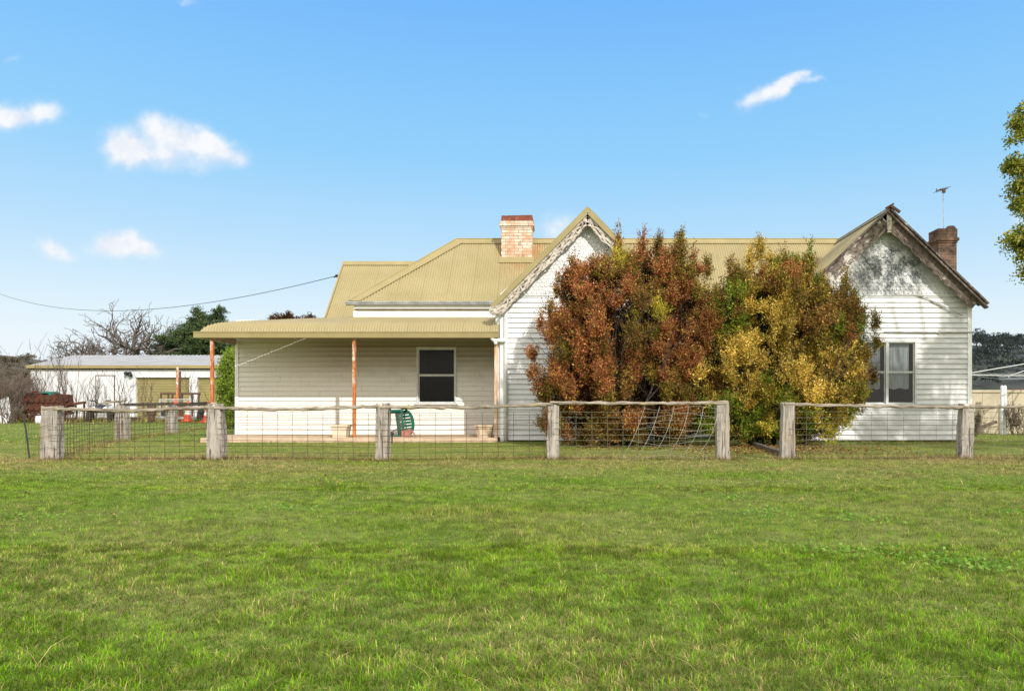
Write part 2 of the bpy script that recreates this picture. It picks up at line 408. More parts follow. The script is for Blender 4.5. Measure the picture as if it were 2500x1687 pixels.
def leafmat(name, trans=.35, rough=.6, spec=.14):
    m, t = newmat(name)
    a = t.new('ShaderNodeAttribute'); a.attribute_name = 'Col'
    p = t.new('ShaderNodeBsdfPrincipled'); t.link(a.outputs['Color'], p.inputs['Base Color'])
    p.inputs['Roughness'].default_value = rough; p.inputs['Specular IOR Level'].default_value = spec
    tr = t.new('ShaderNodeBsdfTranslucent'); t.link(a.outputs['Color'], tr.inputs[0])
    mx = t.new('ShaderNodeMixShader'); mx.inputs[0].default_value = trans
    t.link(p.outputs[0], mx.inputs[1]); t.link(tr.outputs[0], mx.inputs[2])
    o = t.new('ShaderNodeOutputMaterial'); t.link(mx.outputs[0], o.inputs[0]); return m
M['leaf'] = leafmat('leaf'); M['needle'] = leafmat('needle', .15, .7, .15)
M['grass'] = leafmat('grass_blade', .35, .8, .03)
M['litter'] = leafmat('dry_leaf', .1, .8, .1)

# ------------------------------------------------------------------ ground
def ground():
    def axis(lo, hi, near_lo, near_hi, d0, grow):
        a = list(np.arange(near_lo, near_hi, d0)); s = d0; x = a[-1]
        while x < hi: s *= grow; x += s; a.append(x)
        s = d0; x = a[0]; b = []
        while x > lo: s *= grow; x -= s; b.append(x)
        return np.array(b[::-1] + a)
    xs = axis(-900, 900, -11, 12, .16, 1.16); ys = axis(-300, 1500, 1.0, 22, .16, 1.16)
    X, Y = np.meshgrid(xs, ys); Z = gz(X, Y)
    v = np.stack([X, Y, Z], -1).reshape(-1, 3); nx = len(xs)
    f = [(j*nx+i, j*nx+i+1, (j+1)*nx+i+1, (j+1)*nx+i) for j in range(len(ys)-1) for i in range(nx-1)]
    me = bpy.data.meshes.new('ground'); me.from_pydata(v.tolist(), [], f)
    me.polygons.foreach_set('use_smooth', [True]*len(f))
    m, t = newmat('paddock_turf')
    n = t.noise(t.pos(), .55, 6, .6); n2 = t.noise(t.pos(), 6, 5, .65); n3 = t.noise(t.pos((1,.4,1)), 40, 4, .7)
    c = t.mix(t.step(n, .35, .65), (.125,.20,.028), (.23,.25,.07))
    c = t.mix(t.math('MULTIPLY', t.step(n2, .5, .72), .55), c, (.26,.20,.10))
    c = t.mix(t.math('MULTIPLY', t.step(n3, .45, .7), .5), c, (.05,.07,.018))
    t.out(c, .95, n3, .8, .03, 0, .1)
    me.materials.append(m)
    o = bpy.data.objects.new('ground', me); col.objects.link(o); tag(o, kind='structure')
ground()

# ------------------------------------------------------------------ grass blades
def lin(*c): return np.array([(x/255/12.92 if x/255 <= .04045 else ((x/255+.055)/1.055)**2.4) for x in c])
FENCE_L, FENCE_R = (-9.6, 14.0), (8.5, 14.15)
def fence_y(x): return 14.0 + .15*(np.asarray(x)+9.6)/18.1
def grass():
    P = []; LOD = []
    def scatter(n, y0, y1, xl, xr, lod, power=1.0):
        y = y0 + (y1-y0) * rng.random(n)**power
        lo = (0-VX)/F*y - xl; hi = (2500-VX)/F*y + xr
        x = lo + (hi-lo)*rng.random(n)
        P.append(np.stack([x, y], 1)); LOD.append(np.full(n, lod))
    scatter(210000, 2.3, 5.5, .9, .9, 0); scatter(260000, 5.0, 9.5, 1.2, 1.2, 1)
    scatter(210000, 9.0, 14.6, 1.6, 1.6, 2); scatter(120000, 14.2, 21.0, 1.5, 2.0, 2)
    scatter(60000, 20.5, 44, 2, 4, 3, 1.3)
    p = np.concatenate(P); lod = np.concatenate(LOD)
    # dry fringe along the fences and the house foot
    n = 16000; fx = rng.uniform(-9.9, 12, n); fy = fence_y(fx) + rng.normal(0, .13, n)
    kind = np.zeros(len(p), int)
    keepf = ~((fx > 3.2) & (fx < 3.75)); fx = fx[keepf]; fy = fy[keepf]
    p = np.concatenate([p, np.stack([fx, fy], 1)]); lod = np.concatenate([lod, np.full(len(fx), 2)]); kind = np.concatenate([kind, np.ones(len(fx), int)])
    n = 7000; t = rng.random(n); seg = rng.integers(0, 3, n)
    A = np.array([(-9.6,14.0),(-13.1,22),(-14.0,26.4),(-14.85,31)]); q = A[seg] + (A[seg+1]-A[seg])*t[:,None] + rng.normal(0,.15,(n,2))
    q2 = np.stack([rng.uniform(6.0, 11.2, 5000), 20.75 + rng.normal(0,.1,5000)], 1)
    q3 = np.stack([rng.uniform(-2.0, 1.5, 1500), 20.8 + rng.normal(0,.06,1500)], 1)
    pp = np.array([WX(a,14.05) for a in (133,531,933,1350,1766,1923,2360)]); k_ = rng.integers(0, 7, 2600)
    q4 = np.stack([pp[k_]+rng.normal(0,.17,2600), 13.95+.15*(pp[k_]+9.6)/18.1+rng.normal(0,.12,2600)], 1)
    q5 = np.stack([rng.uniform(-33, -15, 9000), 39.3 + rng.normal(0, 1.2, 9000)], 1)
    for qq in (q, q2, q3, q4, q5):
        p = np.concatenate([p, qq]); lod = np.concatenate([lod, np.full(len(qq), 2)]); kind = np.concatenate([kind, np.full(len(qq), 1)])
    x, y = p[:,0], p[:,1]
    bad = ((x > -10.45) & (x < 11.05) & (y > 20.66) & (y < 33))
    bad |= ((x > -2.1) & (x < 2.85) & (y > 20.97)) & (y < 33)
    bad |= (x > -30.9) & (x < -12) & (y > 42.9)
    clump = fbm(x*2.1, y*2.1, 11, 3); tuft = fbm(x*.9, y*1.1, 21, 2); fine = vnoise(x*9, y*9, 31)
    thin = (kind == 0) & (rng.random(len(x)) > .74 + .4*clump)
    k = ~(bad | thin); x, y, lod, kind = x[k], y[k], lod[k], kind[k]; clump, tuft, fine = clump[k], tuft[k], fine[k]
    N = len(x); z = gz(x, y)
    h = (.016 + .040*clump*rng.random(N) + .05*np.clip(tuft-.58, 0, 1)*2*rng.random(N)) * (.65 + .6*fine)
    h = np.where(y > 9, h*1.0, h); h = np.where(kind == 1, rng.uniform(.04, .15, N), h); h = np.where((kind == 1) & (y > 35), rng.uniform(.08, .32, N), h)
    h = np.where(lod == 3, rng.uniform(.03, .08, N), h)
    long = (rng.random(N) < .004) & (kind == 0); h = np.where(long, rng.uniform(.05, .12, N), h)
    w = np.select([lod == 0, lod == 1, lod == 2], [.0023, .0036, .0062], .014) * rng.uniform(.7, 1.3, N); w = np.where((kind == 1) & (y > 35), .03, w)
    a = rng.uniform(0, 2*pi, N); flow = fbm(x*.7, y*.7, 41, 2)*4*pi
    a = np.where(rng.random(N) < .12, flow + rng.normal(0, .5, N), a)
    lean = np.clip(rng.normal(1.15, .6, N), .05, 2.6); lean = np.where(long, rng.uniform(1.2, 3.0, N), lean)
    dx, dy = np.cos(a), np.sin(a); sx, sy = -dy, dx
    # colour
    big = fbm(x*.22+3, y*.30, 51, 3); mid = fbm(x*.9, y*1.3, 61, 3)
    green = lin(124,172,30); bright = lin(146,194,44); yell = lin(190,192,66); dry = lin(236,210,146); deep = lin(98,150,36)
    r1 = rng.random(N)
    c = green[None]*(1-clump[:,None]) + bright[None]*clump[:,None]
    dk = np.clip((mid-.58)*5, 0, 1)*.4; c = c*(1-dk[:,None]) + deep[None]*dk[:,None]
    yl = np.clip((big-.47)*4, 0, 1)*np.clip((y-3)/8, .15, 1)*.6; yl = np.maximum(yl, (r1 < .14)*.9); yl = np.maximum(yl, np.where((y > 11.5) & (y < 21), .55*rng.random(N), 0))
    c = c*(1-yl[:,None]) + yell[None]*yl[:,None]
    nearf = np.exp(-((y - fence_y(x)+.6)/1.9)**2)
    right = np.clip((x-1)/5, 0, 1)*np.exp(-((y-11.6)/1.8)**2)
    pd = .11 + .24*np.clip((mid-.4)*4, 0, 1) + .68*nearf*np.clip((mid-.20)*4, 0, 1) + .45*right*np.clip((fbm(x*.6, y*1.6, 71, 2)-.35)*4, 0, 1)
    yard = ((y > 14.5) & (y < 21)) ; pd = pd + np.where(yard, .26*np.clip(fbm(x*.8,y*1.2,91,2)*2-.2,0,1)+.08, 0) + np.where(y > 21, .05, 0)
    isdry = rng.random(N) < pd; isdry |= long & (rng.random(N) < .6); isdry |= (kind == 1) & (rng.random(N) < .62)
    c[isdry] = dry[None]*rng.uniform(.45, 1.05, isdry.sum())[:,None]
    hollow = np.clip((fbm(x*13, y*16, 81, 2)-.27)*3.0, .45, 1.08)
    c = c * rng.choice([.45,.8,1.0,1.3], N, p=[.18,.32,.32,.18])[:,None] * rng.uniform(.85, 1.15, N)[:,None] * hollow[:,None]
    tip = np.stack([x + dx*h*lean, y + dy*h*lean, z + h/np.sqrt(1+.35*lean**2)], 1)
    midp = np.stack([x + dx*h*lean*.36, y + dy*h*lean*.36, z + h*.62/np.sqrt(1+.2*lean**2)], 1)
    base = np.stack([x, y, z-.006], 1); s3 = np.stack([sx, sy, np.zeros(N)], 1)
    m0 = lod == 0
    V = np.stack([base - s3*w[:,None]/2, base + s3*w[:,None]/2, midp + s3*w[:,None]*.42, midp - s3*w[:,None]*.42, tip], 1)[m0].reshape(-1, 3)
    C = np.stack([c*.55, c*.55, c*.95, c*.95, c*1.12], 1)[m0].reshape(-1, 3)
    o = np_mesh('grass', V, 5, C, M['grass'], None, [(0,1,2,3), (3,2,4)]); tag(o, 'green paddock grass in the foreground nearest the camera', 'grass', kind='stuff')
    mf = ~m0
    V = np.stack([base - s3*w[:,None]/2, base + s3*w[:,None]/2, tip], 1)[mf].reshape(-1, 3)
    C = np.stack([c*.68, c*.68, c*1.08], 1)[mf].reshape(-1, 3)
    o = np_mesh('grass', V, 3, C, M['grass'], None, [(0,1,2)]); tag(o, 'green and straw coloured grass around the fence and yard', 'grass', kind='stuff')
grass()

# ------------------------------------------------------------------ foliage
def leaves_from(centers, axes, length, width, rnd, fold=.25):
    N = len(centers)
    r = rnd.normal(size=(N,3)); side = np.cross(axes, r); side /= np.linalg.norm(side, axis=1)[:,None]+1e-9
    nrm = np.cross(side, axes)
    L = length[:,None]; Wd = width[:,None]
    b = centers; t = centers + axes*L
    l = centers + axes*L*.45 + side*Wd*.5 + nrm*Wd*fold
    q = centers + axes*L*.45 - side*Wd*.5 + nrm*Wd*fold
    return np.stack([b, q, t, l], 1).reshape(-1, 3)
def sprays(blobs, n, rnd, slen=(.3,.65), nleaf=26, up=.9, out=.8, leaf=(.045,.065), wid=(.42,.5), shell=.55, jit=.3, angle=.9, lsp=.03, droop=0):
    """blobs (cx,cy,cz,rx,ry,rz,weight) -> leaf centres, axes, lengths, widths, spray pos"""
    B = np.array([b[:6] for b in blobs]); w = np.array([ (b[6] if len(b) > 6 else 1) * (b[3]*b[4]*b[5])**.72 for b in blobs]); w /= w.sum()
    idx = rnd.choice(len(B), n, p=w); b = B[idx]
    d = rnd.normal(size=(n,3)); d /= np.linalg.norm(d, axis=1)[:,None]
    r = (shell + (1-shell)*rnd.random(n)**.6)[:,None]
    p = b[:,:3] + d*r*b[:,3:6]
    ax = d*out + np.array([0,0,up]) + rnd.normal(size=(n,3))*jit; ax /= np.linalg.norm(ax, axis=1)[:,None]
    sl = rnd.uniform(*slen, n)
    start = p - ax*sl[:,None]*.6
    tt = (np.arange(nleaf)+.5)/nleaf
    c = start[:,None,:] + ax[:,None,:]*sl[:,None,None]*tt[None,:,None]
    c[:,:,2] -= droop*sl[:,None]*tt[None,:]**2
    rad = rnd.normal(size=(n,nleaf,3)); rad -= (rad*ax[:,None,:]).sum(-1,keepdims=True)*ax[:,None,:]; rad /= np.linalg.norm(rad,axis=-1,keepdims=True)+1e-9
    c = c + rad*rnd.uniform(0, lsp, (n,nleaf,1))
    la = ax[:,None,:]*(1-.35*angle) + rad*angle + rnd.normal(size=(n,nleaf,3))*.25; la /= np.linalg.norm(la,axis=-1,keepdims=True)
    L = rnd.uniform(*leaf, (n,nleaf))*(1.1-.45*tt[None,:]); Wd = L*rnd.uniform(*wid, (n,nleaf))
    depth = np.repeat(r, nleaf, axis=1)
    return c.reshape(-1,3), la.reshape(-1,3), L.ravel(), Wd.ravel(), np.repeat(p, nleaf, axis=0), np.repeat(idx, nleaf), (start, p+ax*sl[:,None]*.4)
def tree_tubes(mb, p, d, L, r, depth, rnd, kids=3, jit=.25, up=.12, shrink=.68, rs=.62, spread=.75, minr=.004, segs=4, maxd=5):
    pts = [Vector(p)]; dirs = Vector(d).normalized(); rr = [r]
    for i in range(segs):
        dirs = (dirs + Vector((rnd.gauss(0,jit), rnd.gauss(0,jit), rnd.gauss(0,jit)+up))).normalized()
        pts.append(pts[-1] + dirs*L/segs); rr.append(max(minr, r*(1-(1-rs)*(i+1)/segs)))
    mb.tube(pts, rr, 6 if r > .03 else (4 if r > .012 else 3), 0, cap=False)
    if depth >= maxd: return
    n = kids if isinstance(kids, int) else kids[min(depth, len(kids)-1)]
    for k in range(n):
        j = segs if k == 0 else rnd.randint(max(1, segs//2-1), segs)
        az = rnd.uniform(0, 2*pi); s = dirs.orthogonal().normalized(); t = dirs.cross(s)
        nd = (dirs + (s*cos(az)+t*sin(az))*spread*rnd.uniform(.6, 1.3)).normalized()
        tree_tubes(mb, pts[j], nd, L*shrink*rnd.uniform(.7, 1.15), max(minr, rr[j]*rnd.uniform(.6, .85)), depth+1, rnd, kids, jit, up, shrink, rs, spread, minr, segs, maxd)
def pick(rnd, cols, n, wts=None):
    cols = np.array(cols); i = rnd.choice(len(cols), n, p=wts); return cols[i]

def pxblob(px, py, rx, ry, Y, dy, w=1):
    s = Y/F; return (WX(px,Y), Y, WZ(py,Y), rx*s, dy, ry*s, w)
def big_shrubs():
    R = np.random.default_rng(21)
    # ---- red-brown shrub
    BL = [(1530,800,150,160,18.9,1.3,1.2),(1425,860,95,125,18.9,1.1,1),(1640,790,95,160,18.9,1.2,1.1),(1520,950,190,110,18.8,1.25,1.2),
          (1385,950,70,90,18.8,.9,1),(1665,950,85,120,18.9,1.1,1),(1450,1030,130,50,18.8,.9,1),(1620,1030,110,52,18.8,.9,.9),
          (1480,700,60,75,18.9,.8,1),(1590,680,70,80,18.9,.9,1),(1660,690,55,75,18.9,.8,1),(1420,730,55,70,18.9,.8,1),(1712,800,38,90,18.9,.8,1.2),(1715,900,40,80,18.9,.8,1.2)]
    SP = [(1400,660,13,48),(1376,690,15,42),(1447,668,18,48),(1509,588,9,46),(1520,640,20,36),(1569,602,14,46),(1608,606,13,46),
          (1662,586,11,46),(1640,650,20,44),(1694,632,10,44),(1727,652,12,40),(1320,785,12,28),(1345,760,18,46),(1302,905,18,22),(1300,860,14,18),
          (1322,960,24,28),(1360,700,10,28),(1330,1030,26,22),(1480,655,14,40),(1545,650,16,46),(1738,760,18,50)]
    t = thing('red_shrub', 'tall bushy shrub with red-brown leaves against the left gable', 'shrub', (WX(1530,18.9), 18.9, 0), None)
    def clumps(BL, SP, n, Y, core):
        """upright leafy clumps spread over the big lobes, plus spikes; returns blobs and a dark core"""
        big = [pxblob(*q) for q in BL]; out = []
        w = np.array([q[3]*q[5] for q in big]); w /= w.sum()
        while len(out) < n:
            q = big[R.choice(len(big), p=w)]; d = R.normal(size=3); d[1] = -abs(d[1])*1.1 if R.random() < .8 else d[1]; d /= np.linalg.norm(d)
            r = R.uniform(.72, 1.04); c = np.array(q[:3]) + d*r*np.array(q[3:6])
            if c[2] < .15: continue
            k = R.uniform(.75, 1.25); out.append((c[0], c[1], c[2], .24*k, .24*k, R.uniform(.20, .33)*k, 1.0))
        out += [pxblob(p, y, a, b_, Y, .20, 1.6) for p, y, a, b_ in SP]
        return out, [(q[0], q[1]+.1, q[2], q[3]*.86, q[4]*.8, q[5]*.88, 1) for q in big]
    def make(BL, SP, nclump, Y, palf, corecols, nspray, ncore):
        cl, core = clumps(BL, SP, nclump, Y, True)
        c, ax, L, Wd, sp, si, e = sprays(cl, nspray, R, (.20,.46), 24, .8, .85, (.040,.080), (.42,.55), .15, .32, .85, .035)
        cc = np.array([q[:3] for q in cl]); cpx = cc[:,0]/cc[:,1]*F+VX; cpy = HY-(cc[:,2]-EYE)/cc[:,1]*F
        colr = palf(cpx, cpy, si, len(c))*(R.uniform(.72, 1.25, len(cl))[si]*R.uniform(.65, 1.4, len(c)))[:,None]
        v1 = leaves_from(c, ax, L, Wd, R)
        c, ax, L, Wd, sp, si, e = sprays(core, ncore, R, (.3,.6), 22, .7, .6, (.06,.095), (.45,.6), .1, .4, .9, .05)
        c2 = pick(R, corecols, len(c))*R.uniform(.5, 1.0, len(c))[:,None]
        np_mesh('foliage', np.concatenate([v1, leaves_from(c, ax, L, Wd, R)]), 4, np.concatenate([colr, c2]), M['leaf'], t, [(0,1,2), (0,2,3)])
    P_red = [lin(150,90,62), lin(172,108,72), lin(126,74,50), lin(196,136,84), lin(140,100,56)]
    P_brn = [lin(134,96,54), lin(112,84,44), lin(160,120,68), lin(104,66,44), lin(120,108,52)]
    P_oli = [lin(112,104,42), lin(132,118,50), lin(92,86,36), lin(156,134,58), lin(120,84,46)]
    P_yel = [lin(186,176,64), lin(206,182,84), lin(150,156,50), lin(170,150,60)]
    P_gold = [lin(214,182,92), lin(196,160,70), lin(230,204,122), lin(170,142,58), lin(150,150,56)]
    P_grn = [lin(98,122,38), lin(118,140,44), lin(78,98,32), lin(146,152,54)]
    def mixpal(pal_by_clump, si, n, stray):
        out = np.zeros((n, 3)); other = R.random(n) < stray
        ids = pal_by_clump[si]; ids = np.where(other, R.integers(0, 6, n), ids)
        for k, P in enumerate((P_red, P_brn, P_oli, P_yel, P_gold, P_grn)):
            m = ids == k; out[m] = pick(R, P, m.sum())
        return out*1.12
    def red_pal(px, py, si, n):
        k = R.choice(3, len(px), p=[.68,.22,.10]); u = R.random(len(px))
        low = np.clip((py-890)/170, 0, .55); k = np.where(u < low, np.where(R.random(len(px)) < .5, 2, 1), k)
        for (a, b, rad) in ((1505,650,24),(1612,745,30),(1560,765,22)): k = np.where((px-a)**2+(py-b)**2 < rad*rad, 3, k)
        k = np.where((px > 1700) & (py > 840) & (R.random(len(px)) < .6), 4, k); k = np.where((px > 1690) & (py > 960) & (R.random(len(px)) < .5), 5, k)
        return mixpal(k, si, n, .16)
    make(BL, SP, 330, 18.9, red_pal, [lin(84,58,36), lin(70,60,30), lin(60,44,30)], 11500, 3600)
    mb = MB(); rr = random.Random(3)
    for i in range(16):
        a = rr.uniform(0, 2*pi); q = rr.uniform(.05, .5)
        tree_tubes(mb, (WX(1530,18.9)+q*cos(a)*1.6, 18.9+q*sin(a), -.05), (cos(a)*.5, sin(a)*.35, 1.3), 1.7, .035, 0, rr, (3,3,2), .12, .08, .7, .6, .5, .005, 4, 3)
    mb.build('stem', M['bark_dark'], t)
    # ---- golden shrub
    BL = [(1850,800,85,150,18.9,1.2,1.1),(1950,790,90,160,18.9,1.2,1.1),(2020,830,80,120,18.9,1.0,1),(1900,950,120,120,18.7,1.3,1.2),
          (1800,920,70,130,18.7,1.1,1.1),(2010,950,90,90,18.6,1.0,1.1),(2050,890,60,85,18.7,.8,1),(1845,1045,85,42,18.7,.9,1.0),
          (1960,1020,80,46,18.6,.8,1),(1785,770,55,110,18.9,.9,1.1),(1905,700,80,70,18.9,.8,1),(2070,800,44,76,18.8,.7,1),(1755,1000,50,78,18.7,.8,1),(1750,800,36,66,18.9,.8,1.2),(1745,860,40,90,18.8,.8,1.2)]
    SP = [(1782,655,12,46),(1800,690,20,46),(1832,636,11,42),(1856,612,15,42),(1880,660,24,46),(1915,634,12,44),(1945,660,18,46),(1975,626,11,44),(1990,690,20,46),
          (2008,690,12,34),(2030,740,24,40),(2063,695,15,42),(2085,735,16,34),(2105,765,20,28),(2138,785,15,24),(2140,830,15,24),(2115,870,24,28),(2132,915,14,24),
          (2102,960,20,26),(2060,1015,26,22),(2020,1050,30,16),(1752,760,18,56),(1742,850,20,60),(1740,930,24,60),(1738,1010,24,50)]
    t = thing('golden_shrub', 'tall bushy shrub with golden yellow and green leaves beside the gateway', 'shrub', (WX(1900,18.8), 18.8, 0), None)
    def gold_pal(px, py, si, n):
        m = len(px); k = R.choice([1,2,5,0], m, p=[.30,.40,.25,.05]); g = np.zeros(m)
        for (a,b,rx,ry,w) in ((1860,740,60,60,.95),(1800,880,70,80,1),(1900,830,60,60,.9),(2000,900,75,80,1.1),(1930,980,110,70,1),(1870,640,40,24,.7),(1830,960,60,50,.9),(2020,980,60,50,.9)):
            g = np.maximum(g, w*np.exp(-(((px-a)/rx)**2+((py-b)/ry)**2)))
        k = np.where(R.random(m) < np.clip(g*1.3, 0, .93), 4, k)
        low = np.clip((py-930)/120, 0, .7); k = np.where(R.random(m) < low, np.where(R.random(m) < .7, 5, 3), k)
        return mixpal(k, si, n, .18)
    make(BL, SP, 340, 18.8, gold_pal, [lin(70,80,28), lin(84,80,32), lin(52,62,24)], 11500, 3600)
    mb = MB()
    for i in range(14):
        a = rr.uniform(0, 2*pi); q = rr.uniform(.05, .5)
        tree_tubes(mb, (WX(1900,18.8)+q*cos(a)*1.6, 18.8+q*sin(a), -.05), (cos(a)*.5, sin(a)*.35, 1.3), 1.6, .033, 0, rr, (3,3,2), .12, .08, .7, .6, .5, .005, 4, 3)
    mb.build('stem', M['bark_dark'], t)
big_shrubs()


# ------------------------------------------------------------------ the house
HY0 = 21.0      # plane of the two gable walls
VY = 23.1       # plane of the verandah wall
def boards(mb, o, u, n, length, z0, z1, exp=.147, lap=.022, holes=(), top=None, bot=None):
    """lapped weatherboards on a wall: o origin (x,y), u horizontal unit, n outward normal; holes (s0,s1,z0,z1); top(s)-> max z"""
    o = Vector((o[0], o[1], 0)); u = Vector((u[0], u[1], 0)); n = Vector((n[0], n[1], 0))
    z = z0; k = 0
    while z < z1 - .005:
        zt = min(z+exp, z1)
        segs = [(0, length, z, zt)]
        for (s0, s1, h0, h1) in holes:
            out = []
            for (a, b, c, d) in segs:
                if s1 <= a or s0 >= b or h1 <= c or h0 >= d: out.append((a, b, c, d)); continue
                if a < s0: out.append((a, s0, c, d))
                if s1 < b: out.append((s1, b, c, d))
                if c < h0: out.append((max(a, s0), min(b, s1), c, h0))
                if h1 < d: out.append((max(a, s0), min(b, s1), h1, d))
            segs = out
        off = random.uniform(-.003, .003)
        for (a, b, c, d) in segs:
            f0 = lap*(1-(c-z)/exp) + .003 + (off if c == z else 0); f1 = lap*(1-(d-z)/exp) + .003
            P = lambda s, zz, f: o + u*s + n*f + Vector((0, 0, zz))
            e = .012 if c == z else 0
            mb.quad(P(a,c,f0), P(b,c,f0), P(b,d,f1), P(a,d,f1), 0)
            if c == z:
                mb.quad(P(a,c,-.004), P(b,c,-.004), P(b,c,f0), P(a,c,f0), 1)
        z = zt; k += 1
def corr(mb, s0, s1, path, nrm, pitch=.076, amp=.010, sub=8):
    """corrugated sheet: path(s) -> list of points with the same count; nrm offset direction"""
    N = int((s1-s0)/pitch*sub); nv = Vector(nrm).normalized(); b0 = len(mb.v); k = None
    for i in range(N+1):
        s = s0 + (s1-s0)*i/N; w = amp*cos(2*pi*s/pitch)
        pts = path(s); k = len(pts)
        for j, p in enumerate(pts):
            q = Vector(p) + nv*w; mb.v.append((q.x, q.y, q.z))
    for i in range(N):
        for j in range(k-1):
            mb.f.append((b0+i*k+j, b0+(i+1)*k+j, b0+(i+1)*k+j+1, b0+i*k+j+1)); mb.m.append(0)
def window(parent, x0, x1, z0, z1, Y, cols_, blind=None, frame='frame'):
    """double hung window set in a wall facing -Y: outer frame x0..x1,z0..z1"""
    mb = MB(); fw = .055
    mb.box(x0, x0+fw, Y-.05, Y+.08, z0, z1); mb.box(x1-fw, x1, Y-.05, Y+.08, z0, z1)
    mb.box(x0+fw, x1-fw, Y-.05, Y+.08, z1-fw, z1); mb.box(x0-.05, x1+.05, Y-.085, Y+.08, z0-.05, z0)
    w = (x1-x0-2*fw - .07*(cols_-1))/cols_
    for c in range(1, cols_):
        xm = x0+fw+c*w+(c-1)*.07; mb.box(xm, xm+.07, Y-.045, Y+.08, z0, z1-fw)
    fr = mb.build('window', M[frame], parent, bevel=.004)
    zm = z0 + (z1-fw-z0)*.51
    for c in range(cols_):
        a = x0+fw+c*(w+.07); b = a+w
        sb = MB(); s = .028
        for (c0, c1, yy) in ((z0, zm, Y+.035), (zm, z1-fw, Y+.012)):
            sb.box(a, a+s, yy-.015, yy+.015, c0, c1); sb.box(b-s, b, yy-.015, yy+.015, c0, c1)
            sb.box(a+s, b-s, yy-.015, yy+.015, c0, c0+s+.008); sb.box(a+s, b-s, yy-.015, yy+.015, c1-s, c1)
        sb.build('sash', M[frame], fr)
        gb = MB()
        gb.quad((a+s,Y+.036,z0+s),(b-s,Y+.036,z0+s),(b-s,Y+.036,zm-s),(a+s,Y+.036,zm-s))
        gb.quad((a+s,Y+.013,zm+s),(b-s,Y+.013,zm+s),(b-s,Y+.013,z1-fw-s),(a+s,Y+.013,z1-fw-s))
        gb.build('pane', M['glass' if blind else 'flyscreen'], fr)
        if blind:
            cb = MB(); n = 14; zb = z0 + blind*(z1-z0); b0 = len(cb.v)
            a1 = a+.03 if c == 0 else a-.02; b1 = b-.10
            for i in range(n+1):
                x = a1+(b1-a1)*i/n; y = Y+.13+.012*sin(i*2.1)
                cb.v += [(x, y, zb + .02*sin(i*.9)), (x, y, z1-fw+.01)]
            for i in range(n): cb.f.append((2*i, 2*i+2, 2*i+3, 2*i+1)); cb.m.append(0)
            cb.build('curtain', M['curtain'], fr)
    rb = MB(); d = Y+1.6; y0 = Y+.085
    rb.quad((x0,d,z0),(x1,d,z0),(x1,d,z1),(x0,d,z1)); rb.quad((x0,y0,z0),(x0,d,z0),(x0,d,z1),(x0,y0,z1)); rb.quad((x1,d,z0),(x1,y0,z0),(x1,y0,z1),(x1,d,z1))
    rb.quad((x0,y0,z1),(x0,d,z1),(x1,d,z1),(x1,y0,z1)); rb.quad((x0,y0,z0),(x1,y0,z0),(x1,d,z0),(x0,d,z0))
    rb.build('dark_interior', M['room'], fr)
    return fr
def shingles(mb, apex, hw, zb, Y, w=.125, h=.10):
    """scallop shingles filling a gable triangle"""
    ax, az = apex; r = 0; z = zb
    mb.poly([(ax-hw, Y, zb), (ax+hw, Y, zb), (ax, Y, az)], 0)
    while z < az - .1:
        half = hw*(az-z)/(az-zb) - .01
        x = ax - half + (w/2 if r % 2 else 0)
        while x + w < ax + half + .06:
            cx = x + w/2; pts = []
            for i in range(7):
                a = pi + pi*i/6
                pts.append((cx + (w*.49)*cos(a), Y-.024, z + .055 + .055*sin(a)))
            pts += [(cx+w*.49, Y-.012, z+.055+h*.8), (cx-w*.49, Y-.012, z+.055+h*.8)]
            if abs(cx-ax) + w*.5 < hw*(az-(z+h))/(az-zb): 
                jit = random.uniform(-.004, .004); pts = [(p[0], p[1]+jit, p[2]) for p in pts]
                n = len(mb.v); mb.poly(pts[::1], 0)
                bk = [(p[0], p[1]+.02, p[2]) for p in pts[:7]]
                for i in range(6): mb.quad(bk[i], bk[i+1], pts[i+1], pts[i], 1)
            x += w
        z += h; r += 1
